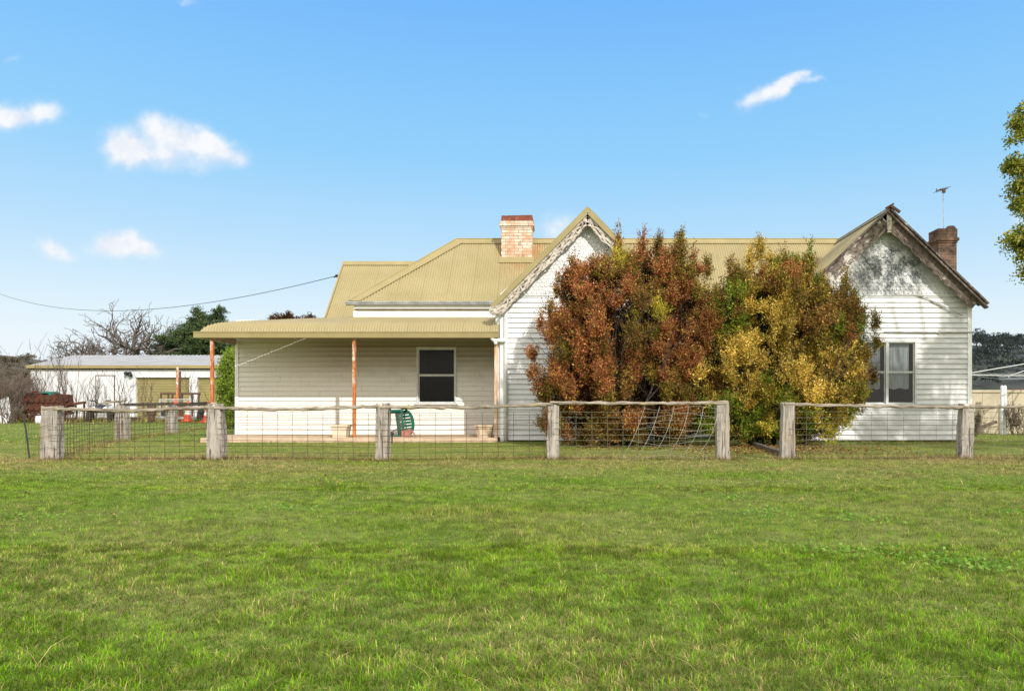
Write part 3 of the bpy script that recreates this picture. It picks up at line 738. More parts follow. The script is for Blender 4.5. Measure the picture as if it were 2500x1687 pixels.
def fret(mb, apex, foot, Y, solid=.0, drop=.30, period=.83, amp=.085, dots=True):
    """carved bargeboard: straight top board plus crossing wavy ribbons hanging under it"""
    A = Vector((apex[0], 0, apex[1])); B = Vector((foot[0], 0, foot[1])); d = (B-A); L = d.length; d.normalize()
    n = Vector((-d.z, 0, d.x)) if d.x < 0 else Vector((d.z, 0, -d.x))
    n = n if n.z < 0 else -n
    P = lambda s, w, y=0: A + d*s + n*w + Vector((0, Y+y, 0))
    def ribbon(fn, th, dep, y):
        k = int(L/.03); up = [P(L*i/k, fn(L*i/k)-th(L*i/k)/2, y) for i in range(k+1)]; lo = [P(L*i/k, fn(L*i/k)+th(L*i/k)/2, y) for i in range(k+1)]
        e = Vector((0, dep, 0))
        for i in range(k):
            mb.quad(up[i], up[i+1], lo[i+1], lo[i]); mb.quad(lo[i], lo[i+1], lo[i+1]+e, lo[i]+e); mb.quad(up[i]+e, up[i+1]+e, up[i+1], up[i])
            mb.quad(up[i+1]+e, up[i]+e, lo[i]+e, lo[i+1]+e)
    wob = lambda s: .012*sin(s*9.3)+.008*sin(s*23)
    ribbon(lambda s: .05+solid/2, lambda s: .085+solid, .035, 0)
    ribbon(lambda s: .09+solid+(drop-.09-solid)*.48 + amp*sin(2*pi*s/period) + wob(s), lambda s: .062+.02*sin(s*11), .03, -.012)
    ribbon(lambda s: .09+solid+(drop-.09-solid)*.48 - amp*sin(2*pi*s/period) + wob(s+1), lambda s: .056+.018*sin(s*13+1), .03, .003)
    ribbon(lambda s: drop - .05*abs(sin(pi*s/period)) + .02*wob(s), lambda s: .05+.015*sin(s*17), .03, -.004)
    s = .25
    while s < L-.1:   # cross leaves and pendants
        for q in range(1):
            a = P(s, .08+solid, .0); b = P(s+random.uniform(-.10, .10), drop-.02, .0)
            mb.beam(a, b, .03, random.uniform(.02, .045), (0,1,0))
        s += period/2*random.uniform(.85, 1.15)
def house():
    t = thing('weatherboard_house', 'long white weatherboard farmhouse with two front gables, olive iron roof and verandah', 'house', (0, HY0, 0))
    t['_rot'] = 0
    E = .04
    LX0, LX1, LAX = -2.02, 2.79, .385
    RX0, RX1, RAX = 6.31, 11.01, 8.62
    ZJ = 4.07
    WB = .05
    # gable fronts
    for (x0, x1, ax, wm, sm, ap, win) in ((LX0, LX1, LAX, 'white', 'shingle', 6.22, (-.42, 1.25, 1.02, 2.79)), (RX0, RX1, RAX, 'white_worn', 'shingle_mould', 6.20, (7.86, 9.50, 1.05, 2.80))):
        mb = MB(); hole = (win[0]-x0+.01, win[1]-x0-.01, win[2]-.045, win[3]-.01)
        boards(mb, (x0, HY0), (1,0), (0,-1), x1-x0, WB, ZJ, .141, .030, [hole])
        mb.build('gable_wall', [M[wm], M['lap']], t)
        mb = MB(); shingles(mb, (ax, ap), (x1-x0)/2+.02, ZJ+.012, HY0-.004)
        mb.box(x0, x1, HY0-.05, HY0-.0, ZJ-.03, ZJ+.01, 0)
        mb.build('gable_shingles', [M[sm], M['lap_shingle']], t)
        for s_, x in ((1, x0), (-1, x1)):
            mb = MB(); mb.box(min(x, x+s_*.09)-.012, max(x, x+s_*.09)+.012, HY0-.045, HY0+.06, WB-.02, ZJ-.03)
            mb.build('corner_board', M['trim'], t)
        for x, nx in ((x0, -1), (x1, 1)):
            mb = MB(); boards(mb, (x, HY0+.06), (0,1), (nx,0), (2.04 if not (nx == 1 and x > 10) else 7.0), WB, ZJ, .141, .024)
            mb.build('side_wall', [M['white'], M['lap']], t)
        window(t, *win, HY0, 2, blind=.24)
    # main walls
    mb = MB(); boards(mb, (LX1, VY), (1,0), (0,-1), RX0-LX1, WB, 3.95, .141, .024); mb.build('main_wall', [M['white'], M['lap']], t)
    mb = MB(); X0 = -10.29; win = (-4.78, -3.56, 1.08, 2.78)
    boards(mb, (X0, VY), (1,0), (0,-1), LX0-X0, .12, 3.60, .147, .027, [(win[0]-X0+.01, win[1]-X0-.01, win[2]-.045, win[3]-.01)])
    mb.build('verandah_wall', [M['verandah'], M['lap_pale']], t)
    mb = MB(); mb.box(X0-.012, X0+.085, VY-.045, VY+.06, .11, 2.95); mb.build('corner_board', M['trim'], t)
    window(t, *win, VY, 1)
    mb = MB(); boards(mb, (X0, VY+.06), (0,1), (-1,0), 4.4, .12, 3.0, .147, .018); mb.build('side_wall', [M['white'], M['lap']], t)
    mb = MB(); mb.box(-6.6, LX0-.001, 22.80, 22.9, 3.63, 3.96); mb.box(-6.62, -6.52, 22.785, 22.92, 3.63, 3.965); mb.build('upper_wall', M['trim'], t)
    mb = MB(); mb.quad((-6.6,VY,3.5),(-6.6,26,3.5),(-6.6,26,4.0),(-6.6,VY,4.0)); mb.quad((X0,28.4,0),(RX1,28.4,0),(RX1,28.4,3.9),(X0,28.4,3.9))
    mb.quad((X0,27.4,0),(X0,27.45,0),(X0,28.4,3),(X0,27.4,3)); mb.quad((-8.1,25.4,2.9),(-6.6,25.4,2.9),(-6.6,25.4,3.95),(-8.1,25.4,3.95)); mb.build('back_wall', M['white'], t)
    # eaves of the main roof
    YE, ZE, XE = 22.6, 4.08, -6.71
    YR, ZR, XR = 24.66, 6.37, -3.80
    sl = (ZR-ZE)/(YR-YE)
    mb = MB(); mb.box(XE+.12, LX0-.03, YE+.10, YE+.13, 3.90, 4.02, 0); mb.box(XE+.14, LX0-.03, YE+.135, VY-.024, 3.975, 3.99, 0); mb.build('fascia', M['trim'], t)
    mb = MB(); mb.box(XE+.16, LX0-.03, 22.76, 22.798, 3.86, 3.90, 0); mb.build('eave_moulding', M['soffit'], t)
    def gutter(a, b, prof, name, mat):
        mb = MB(); n = len(prof); A = Vector(a); B = Vector(b)
        for P in (A, B): mb.v += [(P.x, P.y+p[0], P.z+p[1]) for p in prof]
        for i in range(n-1): mb.f.append((i, i+1, n+i+1, n+i)); mb.m.append(0)
        mb.f.append(tuple(range(n))); mb.m.append(0); mb.f.append(tuple(range(n, 2*n))); mb.m.append(0)
        return mb.build(name, mat, t)
    og = [(.10,.0),(.10,-.10),(.03,-.115),(-.03,-.09),(-.05,-.04),(-.065,-.035),(-.07,0.0),(-.055,0.0),(-.05,-.02)]
    gutter((XE-.08, YE, ZE+.02), (LX0-.22, YE, ZE+.02), og, 'gutter', M['galv'])
    # main roof, front slope
    def hipy(x): return YE + (YR-YE)*min(1, max(0, (x-XE)/(XR-XE)))
    def main_path(x):
        y1 = hipy(x); return [(x, YE-.03, ZE-.02+.01), (x, (YE+y1)/2, ZE+sl*((YE+y1)/2-YE)), (x, y1, ZE+sl*(y1-YE))]
    mb = MB(); corr(mb, XE+.02, 11.2, main_path, (0, -sl, 1))
    # hip end and rear slope
    mb.poly([(XE, YE, ZE), (XR, YR, ZR), (XE, 2*YR-YE, ZE)]); mb.poly([(XE, 2*YR-YE, ZE), (XR, YR, ZR), (11.2, YR, ZR), (11.2, 2*YR-YE, ZE)])
    mb.build('main_roof', M['roof'], t)
    mb = MB()
    for sg in (-1, 1):
        mb.quad((XR-.05, YR, ZR+.055), (11.2, YR, ZR+.055), (11.2, YR+sg*.15, ZR+.03-sl*.15+.012), (XR-.05, YR+sg*.15, ZR+.03-sl*.15+.012))
    mb.tube([(XR-.05, YR, ZR+.05), (11.2, YR, ZR+.05)], .025, 6); mb.build('ridge_cap', M['cap'], t)
    mb = MB(); h0 = Vector((XE, YE, ZE+.045)); h1 = Vector((XR, YR, ZR+.06))
    dv = Vector((.22, 0, .0)); mb.quad(h0, h0+Vector((.34,0,.0)), h1+Vector((.26,-.1,-.12)), h1); mb.quad(h0, h1, h1+Vector((-.15,.15,-.12)), h0+Vector((-.02,.2,-.03)))
    mb.tube([h0, h1], .022, 6); mb.build('hip_cap', M['cap'], t)
    # rear wing roof
    ye2, ze2, xl2, yr2, zr2 = 25.0, 3.89, -8.18, 27.0, 6.09; s2 = (zr2-ze2)/(yr2-ye2)
    mb = MB(); corr(mb, xl2, -3.0, lambda x: [(x, ye2, ze2), (x, 26, ze2+s2), (x, yr2, zr2)], (0, -s2, 1))
    mb.quad((xl2, yr2, zr2), (-3.0, yr2, zr2), (-3.0, 2*yr2-ye2, ze2), (xl2, 2*yr2-ye2, ze2)); mb.poly([(xl2+.05, ye2+.2, ze2), (xl2+.05, 2*yr2-ye2-.2, ze2), (xl2+.05, yr2, zr2-.2)])
    mb.build('rear_roof', M['roof'], t)
    mb = MB()
    for sg in (-1, 1): mb.quad((xl2-.02, yr2, zr2+.05), (-3, yr2, zr2+.05), (-3, yr2+sg*.14, zr2+.03-s2*.13), (xl2-.02, yr2+sg*.14, zr2+.03-s2*.13))
    mb.beam((xl2-.01, ye2, ze2+.01), (xl2-.01, yr2, zr2+.01), .05, .06); mb.build('ridge_cap', M['cap'], t)
    gutter((xl2, ye2-.02, ze2+.0), (-6.4, ye2-.02, ze2+.0), [(a*.6, b*.6) for a, b in og], 'gutter', M['galv'])
    # gable roofs: ridge runs back from the front
    for (ax, az, lx, rx, lz, rz, cap) in ((.385, 6.33, -2.19, 2.96, 3.70, 3.70, True), (8.60, 6.33, 5.95, 11.22, 3.80, 3.80, False)):
        yf = 20.62
        for (ex, ez) in ((lx, lz), (rx, rz)):
            nv = Vector((ez-az, 0, ax-ex)); nv = nv if nv.z > 0 else -nv
            mb = MB(); corr(mb, yf, 24.6, lambda y: [(ax, y, az), ((ax+ex)/2, y, (az+ez)/2), (ex, y, ez)], nv)
            mb.build('gable_roof', M['roof'], t)
        mb = MB(); mb.tube([(ax, yf-.02, az+.045), (ax, 24.7, az+.045)], .03, 6)
        for sg, ex, ez in ((-1, lx, lz), (1, rx, rz)):
            d = Vector((ex-ax, 0, ez-az)).normalized()*.17
            mb.quad((ax, yf-.02, az+.05), (ax, 24.6, az+.05), (ax+d.x, 24.6, az+d.z+.045), (ax+d.x, yf-.02, az+d.z+.045))
        mb.build('ridge_cap', M['cap'], t)
        # soffit under the verge
        for ex, ez in ((lx, lz), (rx, rz)):
            mb = MB(); mb.quad((ax, yf+.02, az-.05), (ex, yf+.02, ez-.05), (ex, HY0+.02, ez-.05), (ax, HY0+.02, az-.05)); mb.build('verge_soffit', M['soffit' if cap else 'barge_dark'], t)
        if cap:
            for sg, ex, ez in ((-1, lx, lz), (1, rx, rz)):
                d = Vector((ex-ax, 0, ez-az)); L = d.length; d.normalize(); n = Vector((d.z, 0, -d.x)); n = n if n.z > 0 else -n
                a = Vector((ax, yf-.03, az)); b = a + d*(L+.03)
                mb = MB()
                # flashing: face of the verge plus a lap on the sheet
                mb.prism([a+n*.05+Vector((0,0,0)), b+n*.05, b-n*.07, a-n*.07 - Vector((0,0,.03))], (0, .025, 0))
                mb.prism([a+n*.052, b+n*.052, b+n*.065, a+n*.065], (0, .17, 0))
                mb.build('verge_cap', M['cap'], t)
            mb = MB(); mb.prism([(ax-.07, yf-.036, az-.055), (ax+.07, yf-.036, az-.055), (ax, yf-.036, az+.068)], (0, .03, 0)); mb.prism([(ax-.10, yf-.034, az-.10), (ax+.10, yf-.034, az-.10), (ax+.07, yf-.034, az-.05), (ax-.07, yf-.034, az-.05)], (0, .02, 0)); mb.build('apex_plate', M['cap'], t)
            for sg, ex, ez in ((-1, lx, lz), (1, rx, rz)):
                mb = MB(); d = Vector((ex-ax, 0, ez-az)).normalized()
                fret(mb, (ax, az-.06), (ex-sg*.02, ez-.06), yf+.03, .0, .25, .83, .05); 
                f = Vector((ex, yf+.02, ez)) - d*.06
                mb.lathe([(0,-.02),(.15,-.02),(.16,0),(.15,.02),(0,.02)], (ex-sg*.05, yf+.0, ez-.10), 18, 0, Matrix.Rotation(pi/2, 3, 'X'))
                for q in range(6):
                    mb.lathe([(0,-.02),(.03,-.02),(.03,.02),(0,.02)], (ex-sg*.05+.09*cos(q*pi/3), yf-.02, ez-.10+.09*sin(q*pi/3)), 7, 0, Matrix.Rotation(pi/2, 3, 'X'))
                mb.build('carved_bargeboard', M['barge'], t)
        else:
            for sg, ex, ez in ((-1, lx, lz), (1, rx, rz)):
                mb = MB(); fret(mb, (ax, az-.03), (ex-sg*.12, ez+.08), yf+.05, .09 if sg < 0 else .15, .33, .78, .05)
                d = Vector((ex-ax, 0, ez-az)).normalized(); n = Vector((d.z, 0, -d.x)); n = n if n.z < 0 else -n
                a = Vector((ax, yf-.02, az+.02))
                mb.build('carved_bargeboard', M['barge_dark'] if sg > 0 else M['barge_mid'], t)
                mb = MB(); mb.beam(a - d*.06 + n*.0, a + d*3.72, .05, .09, (0,1,0)); 
                if sg > 0: mb.beam(a + d*.0+n*.10+Vector((0,.03,0)), a + d*3.78+n*.10+Vector((0,.03,0)), .05, .17, (0,1,0))
                mb.build('verge_board', M['barge_dark'], t)
            mb = MB(); mb.prism([(ax-.07, yf+.0, az-.1), (ax+.07, yf, az-.1), (ax+.05, yf, az-.62), (ax-.05, yf, az-.62)], (0, .05, 0)); mb.build('finial_board', M['barge'], t)
            mb = MB(); mb.beam((ax-.12, yf-.05, az+.02), (ax+.09, yf-.05, az+.14), .06, .05); mb.beam((ax+.02, yf-.06, az+.08), (ax+.26, yf-.06, az-.09), .05, .07); mb.build('loose_capping', M['brownsteel'], t)
    # verandah roof: hipped at the left, bullnose front
    YV, ZV, XV = 20.85, 3.02, -10.29
    prof = [(0,0),(.03,.10),(.10,.195),(.22,.275),(.40,.335)]
    top = (VY-YV, .70)
    def vz(dy):
        pts = prof + [top]
        for (a, b), (c, d) in zip(pts, pts[1:]):
            if dy <= c: return b + (d-b)*(dy-a)/(c-a)
        return top[1]
    def hv(x): return YV + max(.02, min(VY-YV, .02+(x-XV)*.59))
    def vpath(x):
        ym = hv(x)-YV - (.028 if x < -6.2 else 0); ym = max(.004, ym)
        ds = [0, .015, .03, .06, .10, .16, .22, .30, .40, .9, 1.5, VY-YV]
        return [(x, YV+min(d, ym), ZV+vz(min(d, ym))) for d in ds]
    mb = MB(); corr(mb, XV+.01, LX0-.03, vpath, (0, -.25, 1), .076, .011)
    mb.build('verandah_roof', M['roof'], t)
    mb = MB(); N = 40
    for i in range(N):   # end slope of the hip
        xa = XV + 4.05*i/N; xb = XV + 4.05*(i+1)/N
        mb.quad((xa, hv(xa)+.01, ZV+vz(hv(xa)-YV)-.01), (xb, hv(xb)+.01, ZV+vz(hv(xb)-YV)-.01), (xb, 27.4, ZV+vz(hv(xb)-YV)-.01), (xa, 27.4, ZV+vz(hv(xa)-YV)-.01))
    mb.build('verandah_roof', M['roof'], t)
    gutter((XV-.13, YV, ZV+.01), (LX0-.03, YV, ZV+.01), [(.02,0),(.02,-.17),(-.07,-.17),(-.085,-.03),(-.10,-.025),(-.10,0.0),(-.08,0.0),(-.075,-.02)], 'verandah_gutter', M['cap'])
    mb = MB(); mb.box(XV-.14, XV-.05, YV-.06, 27.4, ZV-.16, ZV+.01); mb.build('side_gutter', M['cap'], t)
    mb = MB(); mb.box(XV+.0, LX0-.04, YV+.05, YV+.10, ZV-.17, ZV-.02); mb.box(XV-.02, XV+.03, YV+.10, VY-.06, ZV-.17, ZV-.02); mb.beam((XV+.03, YV+.1, ZV-.1), (XV+.03, VY-.06, ZV-.05), .04, .10); mb.build('verandah_beam', M['soffit'], t)
    for x in (-9.99, -6.06, -2.14):
        mb = MB(); mb.box(x-.043, x+.043, YV+.06, YV+.146, .1, ZV-.175)
        mb.build('verandah_post', M['rustpost'] if x < -3 else M['palepost'], t, bevel=.006)
    mb = MB(); b0 = 0
    N = 60
    xs = [-10.15 + (LX0-.05+10.15)*i/N for i in range(N+1)]
    for i in range(N):
        a, b = xs[i], xs[i+1]; ja, jb = .02*sin(i*1.7)+.012*sin(i*4.1), .02*sin((i+1)*1.7)+.012*sin((i+1)*4.1)
        mb.quad((a, 20.62+ja, .115), (b, 20.62+jb, .115), (b, VY+.05, .13), (a, VY+.05, .13)); mb.quad((a, 20.60+ja, -.08), (b, 20.60+jb, -.08), (b, 20.62+jb, .115), (a, 20.62+ja, .115))
    mb.quad((-10.15, VY+.05, -.08), (-10.15, 20.6, -.08), (-10.15, 20.62, .115), (-10.15, VY+.05, .13)); mb.quad((-10.4,VY-.3,.12),(-10.15,20.9,.117),(-10.15,VY+.05,.128),(-10.4,VY+.05,.128)); mb.build('verandah_slab', M['concrete'], t)
    # downpipes at the left gable corner
    yp = HY0-.085
    mb = MB(); mb.tube([(-1.87, yp+.0, .0), (-1.87, yp, 3.62), (-1.90, yp+.02, 3.72), (-2.02, yp+.10, 3.76)], .055, 10); mb.build('downpipe', M['pvc'], t, True)
    mb = MB(); mb.tube([(-1.87, yp-.06, 2.79), (-2.10, yp-.06, 2.79), (-2.19, yp-.06, 2.80), (-2.23, yp-.06, 2.84), (-2.235, yp-.06, 2.92)], .06, 10); mb.tube([(-2.14, yp-.06, 2.75), (-2.14, yp-.06, 2.68)], .05, 10); mb.build('pipe_elbow', M['pvc'], t, True)
    mb = MB(); mb.box(-2.03, -1.93, HY0-.068, HY0-.047, 0, 3.95); mb.build('wide_corner_board', M['trim'], t)
    mb = MB(); mb.box(-2.16, -2.02, HY0+.02, HY0+.055, .13, 3.60); mb.build('light_gap_filler', M['trim'], t)  # added filler, blocks sun through the gap between post and gable corner
    # pipe and slack cable on the right gable
    mb = MB(); z = WZ(811, 20.95); mb.tube([(8.6, HY0-.06, z+.01), (9.8, HY0-.06, z-.005), (RX1+.03, HY0-.06, z)], .016, 6); mb.box(10.1, 10.13, HY0-.08, HY0-.03, z-.04, z+.04); mb.build('wall_conduit', M['greysteel'], t)
    mb = MB()
    for k in range(2):
        pts = [(9.0+k*.4, HY0-.045, ZJ-.02), (9.55, HY0-.05, ZJ-.02-.02*k), (9.75+.05*k, HY0-.055, ZJ-.10-.03*k), (10.3, HY0-.06, ZJ-.36-.05*k), (10.75-.1*k, HY0-.06, ZJ-.58-.06*k)]
        mb.tube(pts, .011, 5)
    mb.build('loose_cable', M['greysteel'], t)
    # chimneys
    def chimney(cx, w, yf, dep, z0, z1, mat, capmat, label):
        mb = MB(); mb.box(cx-w/2, cx+w/2, yf, yf+dep, z0, z1-.42); mb.box(cx-w/2-.02, cx+w/2+.02, yf-.02, yf+dep+.02, z1-.42, z1-.36)
        mb.box(cx-w/2-.055, cx+w/2+.055, yf-.055, yf+dep+.055, z1-.36, z1-.27); mb.box(cx-w/2-.015, cx+w/2+.015, yf-.015, yf+dep+.015, z1-.27, z1-.19 if capmat else z1)
        o = mb.build('chimney', M[mat], t, bevel=.008); o['label'] = label
        if capmat:
            mb = MB(); x0, x1, y0, y1 = cx-w/2+.0, cx+w/2-.0, yf+.0, yf+dep
            mb.prism([(x0, y0-.02, z1-.19), (x1+.02, y0-.02, z1-.19), (x1, y0+.02, z1), (x0+.01, y0+.02, z1-.02)], (0, dep, 0)); mb.build('chimney_cap', M[capmat], o)
        return o
    c1 = chimney(-1.80, .985, 24.02, .62, 5.2, 7.04, 'brick_pale', 'rustcap', 'pale brick chimney streaked with rust')
    mb = MB(); zb = ZE+sl*(24.0-YE); mb.quad((-2.36, 23.84, ZE+sl*(23.84-YE)+.035), (-1.24, 23.84, ZE+sl*(23.84-YE)+.035), (-1.24, 24.04, ZE+sl*(24.04-YE)+.05), (-2.36, 24.04, ZE+sl*(24.04-YE)+.05)); mb.build('flashing', M['cap'], t)
    c2 = chimney(10.91, .54, 22.1, .56, 0, 6.16, 'brick_dark', None, 'dark soot stained brick chimney')
    mb = MB(); mb.beam((10.46, 22.3, 6.06), (10.70, 22.3, 6.08), .05, .03); mb.build('loose_slate', M['brownsteel'], c2)
    mb = MB(); mb.lathe([(.0,.13),(.10,.11),(.15,.05),(.13,.0),(.0,.0)], (11.10, 22.3, 6.16), 8); mb.build('chimney_pot_shard', M['brick_dark'], c2)
    del t['_rot']
    return t
M['palepost'] = simple('peeling_cream_post', (.66,.48,.34), (.50,.27,.14), 5, (2,2,.5), .75, .2, layers=[((.74,.66,.57), 4, (2,2,.5), .5, .66, .7)])
M['barge_mid'] = simple('weathered_bargeboard', (.25,.20,.165), (.10,.08,.065), 9, rough=.85, bump=.5, layers=[((.66,.62,.57), 5, (1,1,1), .50, .62, .8)])
house()

# ------------------------------------------------------------------ fences
def rough_post(mb, x, y, w, d, z0, z1, rnd, lean=0, chamfer=.0):
    n = 12; k = 12; b0 = len(mb.v)
    pr = [(-.5,-.5),(-.18,-.53),(.12,-.50),(.5,-.5),(.52,-.15),(.5,.2),(.5,.5),(.15,.52),(-.2,.5),(-.5,.5),(-.53,.15),(-.5,-.2)]
    base = [(a*w*(1+rnd.uniform(-.06,.06)), b*d*(1+rnd.uniform(-.08,.08))) for a, b in pr]
    for i in range(k):
        t = i/(k-1); z = z0+(z1-z0)*t
        for j, (a, b) in enumerate(base):
            s = 1.06-.10*t; q = 0
            if chamfer and t > .8: s2 = 1-chamfer*(t-.8)/.2*(1 if a > 0 else .15); a2 = a*s2
            else: a2 = a
            mb.v.append((x+a2*s*(1+.05*sin(t*7+x*3))+lean*t*1.6+rnd.uniform(-.009,.009), y+b*s+rnd.uniform(-.009,.009), z+(rnd.uniform(-.035,.03) if i == k-1 else 0)))
    for i in range(k-1):
        for j in range(n):
            j2 = (j+1) % n; mb.f.append((b0+i*n+j, b0+i*n+j2, b0+(i+1)*n+j2, b0+(i+1)*n+j)); mb.m.append(0)
    mb.f.append(tuple(b0+(k-1)*n+j for j in range(n))); mb.m.append(0)
def rough_rail(mb, pts, th, dp, rnd):
    P = []; 
    for (a, b) in zip(pts, pts[1:]):
        for i in range(18): P.append(Vector(a).lerp(Vector(b), i/18))
    P.append(Vector(pts[-1])); n = 8; b0 = len(mb.v)
    for i, p in enumerate(P):
        s = 1+rnd.uniform(-.2,.2); oz = rnd.uniform(-.009,.009)
        for j in range(n):
            a = 2*pi*j/n + pi/8; c = max(-.8, min(.8, cos(a)*1.05)); e = max(-.8, min(.8, sin(a)*1.05))
            mb.v.append((p.x, p.y+c*dp*.6*s+rnd.uniform(-.004,.004), p.z+e*th*.6*s+oz+rnd.uniform(-.006,.006)))
    for i in range(len(P)-1):
        for j in range(n):
            j2 = (j+1) % n; mb.f.append((b0+i*n+j, b0+i*n+j2, b0+(i+1)*n+j2, b0+(i+1)*n+j)); mb.m.append(0)
    mb.f.append(tuple(b0+j for j in range(n))[::-1]); mb.m.append(0); k = len(P)-1
    mb.f.append(tuple(b0+k*n+j for j in range(n))); mb.m.append(0)
def netting(parent, a, b, zt=.86, step=.265, mat='wire', r=.0027, skip=(), rnd=None):
    rnd = rnd or random.Random(1)
    mb = MB(); A = Vector((a[0], a[1], 0)); B = Vector((b[0], b[1], 0)); L = (B-A).length; n = max(2, int(L/step))
    zs = [z for z in (.04, .145, .25, .355, .46, .565, .67, .775, .88) if z <= zt+.03]
    for z in zs:
        s = rnd.uniform(0, .02)
        pts = [A.lerp(B, i/6) + Vector((0, -.10+.006*sin(i*1.3+z*9), G(*A.lerp(B, i/6)[:2])+z - s*sin(pi*i/6))) for i in range(7)]
        mb.tube(pts, r, 4, cap=False)
    o = rnd.uniform(.1, .9)
    for i in range(n):
        p = A.lerp(B, (i+o)/n); j = rnd.uniform(-.008, .008); g = G(p.x, p.y)
        mb.tube([(p.x+j, p.y-.10, g+.02), (p.x-j, p.y-.102, g+zt*.5), (p.x, p.y-.10, g+zt)], r, 4, cap=False)
    mb.build('wire_netting', M[mat], parent)
def fences():
    R = random.Random(11)
    fx = lambda px: WX(px, 14.05)
    posts = [(133,40,993),(531,34,985),(933,31,987),(1350,27,990),(1766,30,981)]
    t = thing('post_and_rail_fence', 'weathered grey split post and rail fence with wire netting before the verandah', 'fence', (fx(950), 14.05, 0))
    X = []
    for i, (px, w, top) in enumerate(posts):
        x = fx(px); y = float(fence_y(x)); X.append((x, y))
        mb = MB(); rough_post(mb, x, y, w/132, .20, G(x,y)-.15, WZ(top, y)-.0, R, R.uniform(-.015,.02) if i else .0, .35 if i == 1 else 0)
        mb.build('post', M['wood'], t)
    rl = [(118,997,531,994,1003),(531,996,933,991,1000),(933,993,1350,987,995),(1344,983,1772,984,985)]
    for (p0, z0, p1, z1, zm) in rl:
        x0, x1 = fx(p0), fx(p1); y0, y1 = fence_y(x0)-.07, fence_y(x1)-.07; D = 13.98
        mb = MB(); rough_rail(mb, [(x0, y0, WZ(z0, D)), ((x0+x1)/2, (y0+y1)/2, WZ(zm, D)), (x1, y1, WZ(z1, D))], .062, .10, R); mb.build('rail', M['rail'], t)
    for (x, y), w in ((X[1], .06), (X[2], .08)):
        mb = MB(); mb.box(x-w/2-.02, x+w/2-.02, y-.11, y-.02, WZ(994, y), WZ(983, y)); mb.build('rail_joint', M['railend'], t, bevel=.006)
    for i in range(4): netting(t, X[i], X[i+1], .88, .272, 'wire' if i < 3 else 'wire_green', .0040 if i < 3 else .0034, rnd=R)
    # bent loose netting leaning in the last bay
    mb = MB(); s = 13.75/F
    for k in range(6):
        tx, bx = 1575+k*33, 1520+k*36; pts = []
        for i in range(7):
            q = i/6; pts.append((WX(tx+(bx-tx)*q + 10*sin(pi*q)*(.4+.2*k) + 8*(1-q)**2*k/3, 13.8), 13.80-.08*sin(pi*q), WZ(992+126*q, 13.8)))
        mb.tube(pts, .0048, 4, cap=False)
    for k in range(8):
        q = k/7.5+.04; pts = []
        for i in range(7):
            u = i/6*5; tx, bx = 1575+u*33, 1520+u*36; pts.append((WX(tx+(bx-tx)*q+10*sin(pi*q)*(.4+.2*u) + 8*(1-q)**2*u/3, 13.8), 13.80-.08*sin(pi*q), WZ(992+126*q+7*sin(i*1.1+k)*.8, 13.8)))
        mb.tube(pts, .0026, 4, cap=False)
    mb.build('loose_netting', M['loosewire'], t)
    # netting flap and steel picket at the corner
    mb = MB(); x, y = X[0]
    for k in range(8): mb.tube([(x-.18, y-.1, .06+k*.105), (x-.42, y+.18, .055+k*.105+.01*sin(k)), (-10.62, 14.75, .05+k*.10)], .0028, 4, cap=False)
    for k in range(5): q = k/4.0; mb.tube([(x-.2-(.82*q), y-.08+.8*q, .03), (x-.22-.80*q, y-.08+.8*q, .86-.05*q)], .0028, 4, cap=False)
    for k in range(3):   # strands wrapped round the corner post
        mb.tube([(x-.16, y-.13, .2+.2*k), (x, y-.16, .24+.2*k), (x+.17, y-.13, .2+.2*k)], .004, 4, cap=False)
    mb.build('netting_flap', M['wire'], t)
    mb = MB(); mb.tube([(-10.58, 14.75, -.1), (-10.66, 14.75, .55), (-10.72, 14.74, .86)], .016, 5); mb.build('steel_picket', M['picket'], t)
    # right fence
    posts = [(1923,31,983),(2360,29,988),(2800,29,988)]; X = []
    t = thing('post_and_rail_fence', 'grey post and rail fence right of the gateway before the weathered gable', 'fence', (fx(2360), 14.05, 0))
    for px, w, top in posts:
        x = fx(px); y = float(fence_y(x)); X.append((x, y)); mb = MB(); rough_post(mb, x, y, w/132, .20, G(x,y)-.15, WZ(top, y), R, R.uniform(-.02,.02)); mb.build('post', M['wood'], t)
    for (p0, z0, p1, z1, zm) in ((1914,987,2362,994,992),(2352,993,2810,994,994)):
        x0, x1 = fx(p0), fx(p1); D = 13.98
        mb = MB(); rough_rail(mb, [(x0, fence_y(x0)-.07, WZ(z0,D)), ((x0+x1)/2, fence_y((x0+x1)/2)-.07, WZ(zm,D)), (x1, fence_y(x1)-.07, WZ(z1,D))], .06, .10, R); mb.build('rail', M['rail'], t)
    mb = MB(); x, y = X[1]; mb.box(x-.05, x+.04, y-.11, y-.02, WZ(996, y), WZ(987, y)); mb.build('rail_joint', M['railend'], t, bevel=.006)
    for i in range(2): netting(t, X[i], X[i+1], .88, .285, 'wire_green', .0034, rnd=R)
    # side fence running back on the left
    PT = [(-13.1, 22.0, .32), (-14.0, 26.4, .29), (-14.85, 31.0, .26)]
    t = thing('side_fence', 'older side fence of thick split posts running back toward the shed', 'fence', (-13.6, 26, 0))
    for x, y, w in PT:
        mb = MB(); rough_post(mb, x, y, w, .24, G(x,y)-.1, .985 if y < 23 else 1.0, R); mb.build('post', M['wood'], t)
    L = [(-9.6, 14.05)] + [(a, b) for a, b, _ in PT]
    for a, b in zip(L, L[1:]):
        if b[1] > 23:
            mb = MB(); mb.beam((a[0], a[1], 1.0+.02), (b[0], b[1], 1.06), .07, .09); mb.build('rail', M['plank'], t)
        netting(t, a, b, .88, .3, 'wire', .0045, rnd=R)
    mb = MB(); mb.beam((-14.85, 31, 1.08), (-10.5, 33, 1.08), .08, .10); mb.build('rail', M['plank'], t)
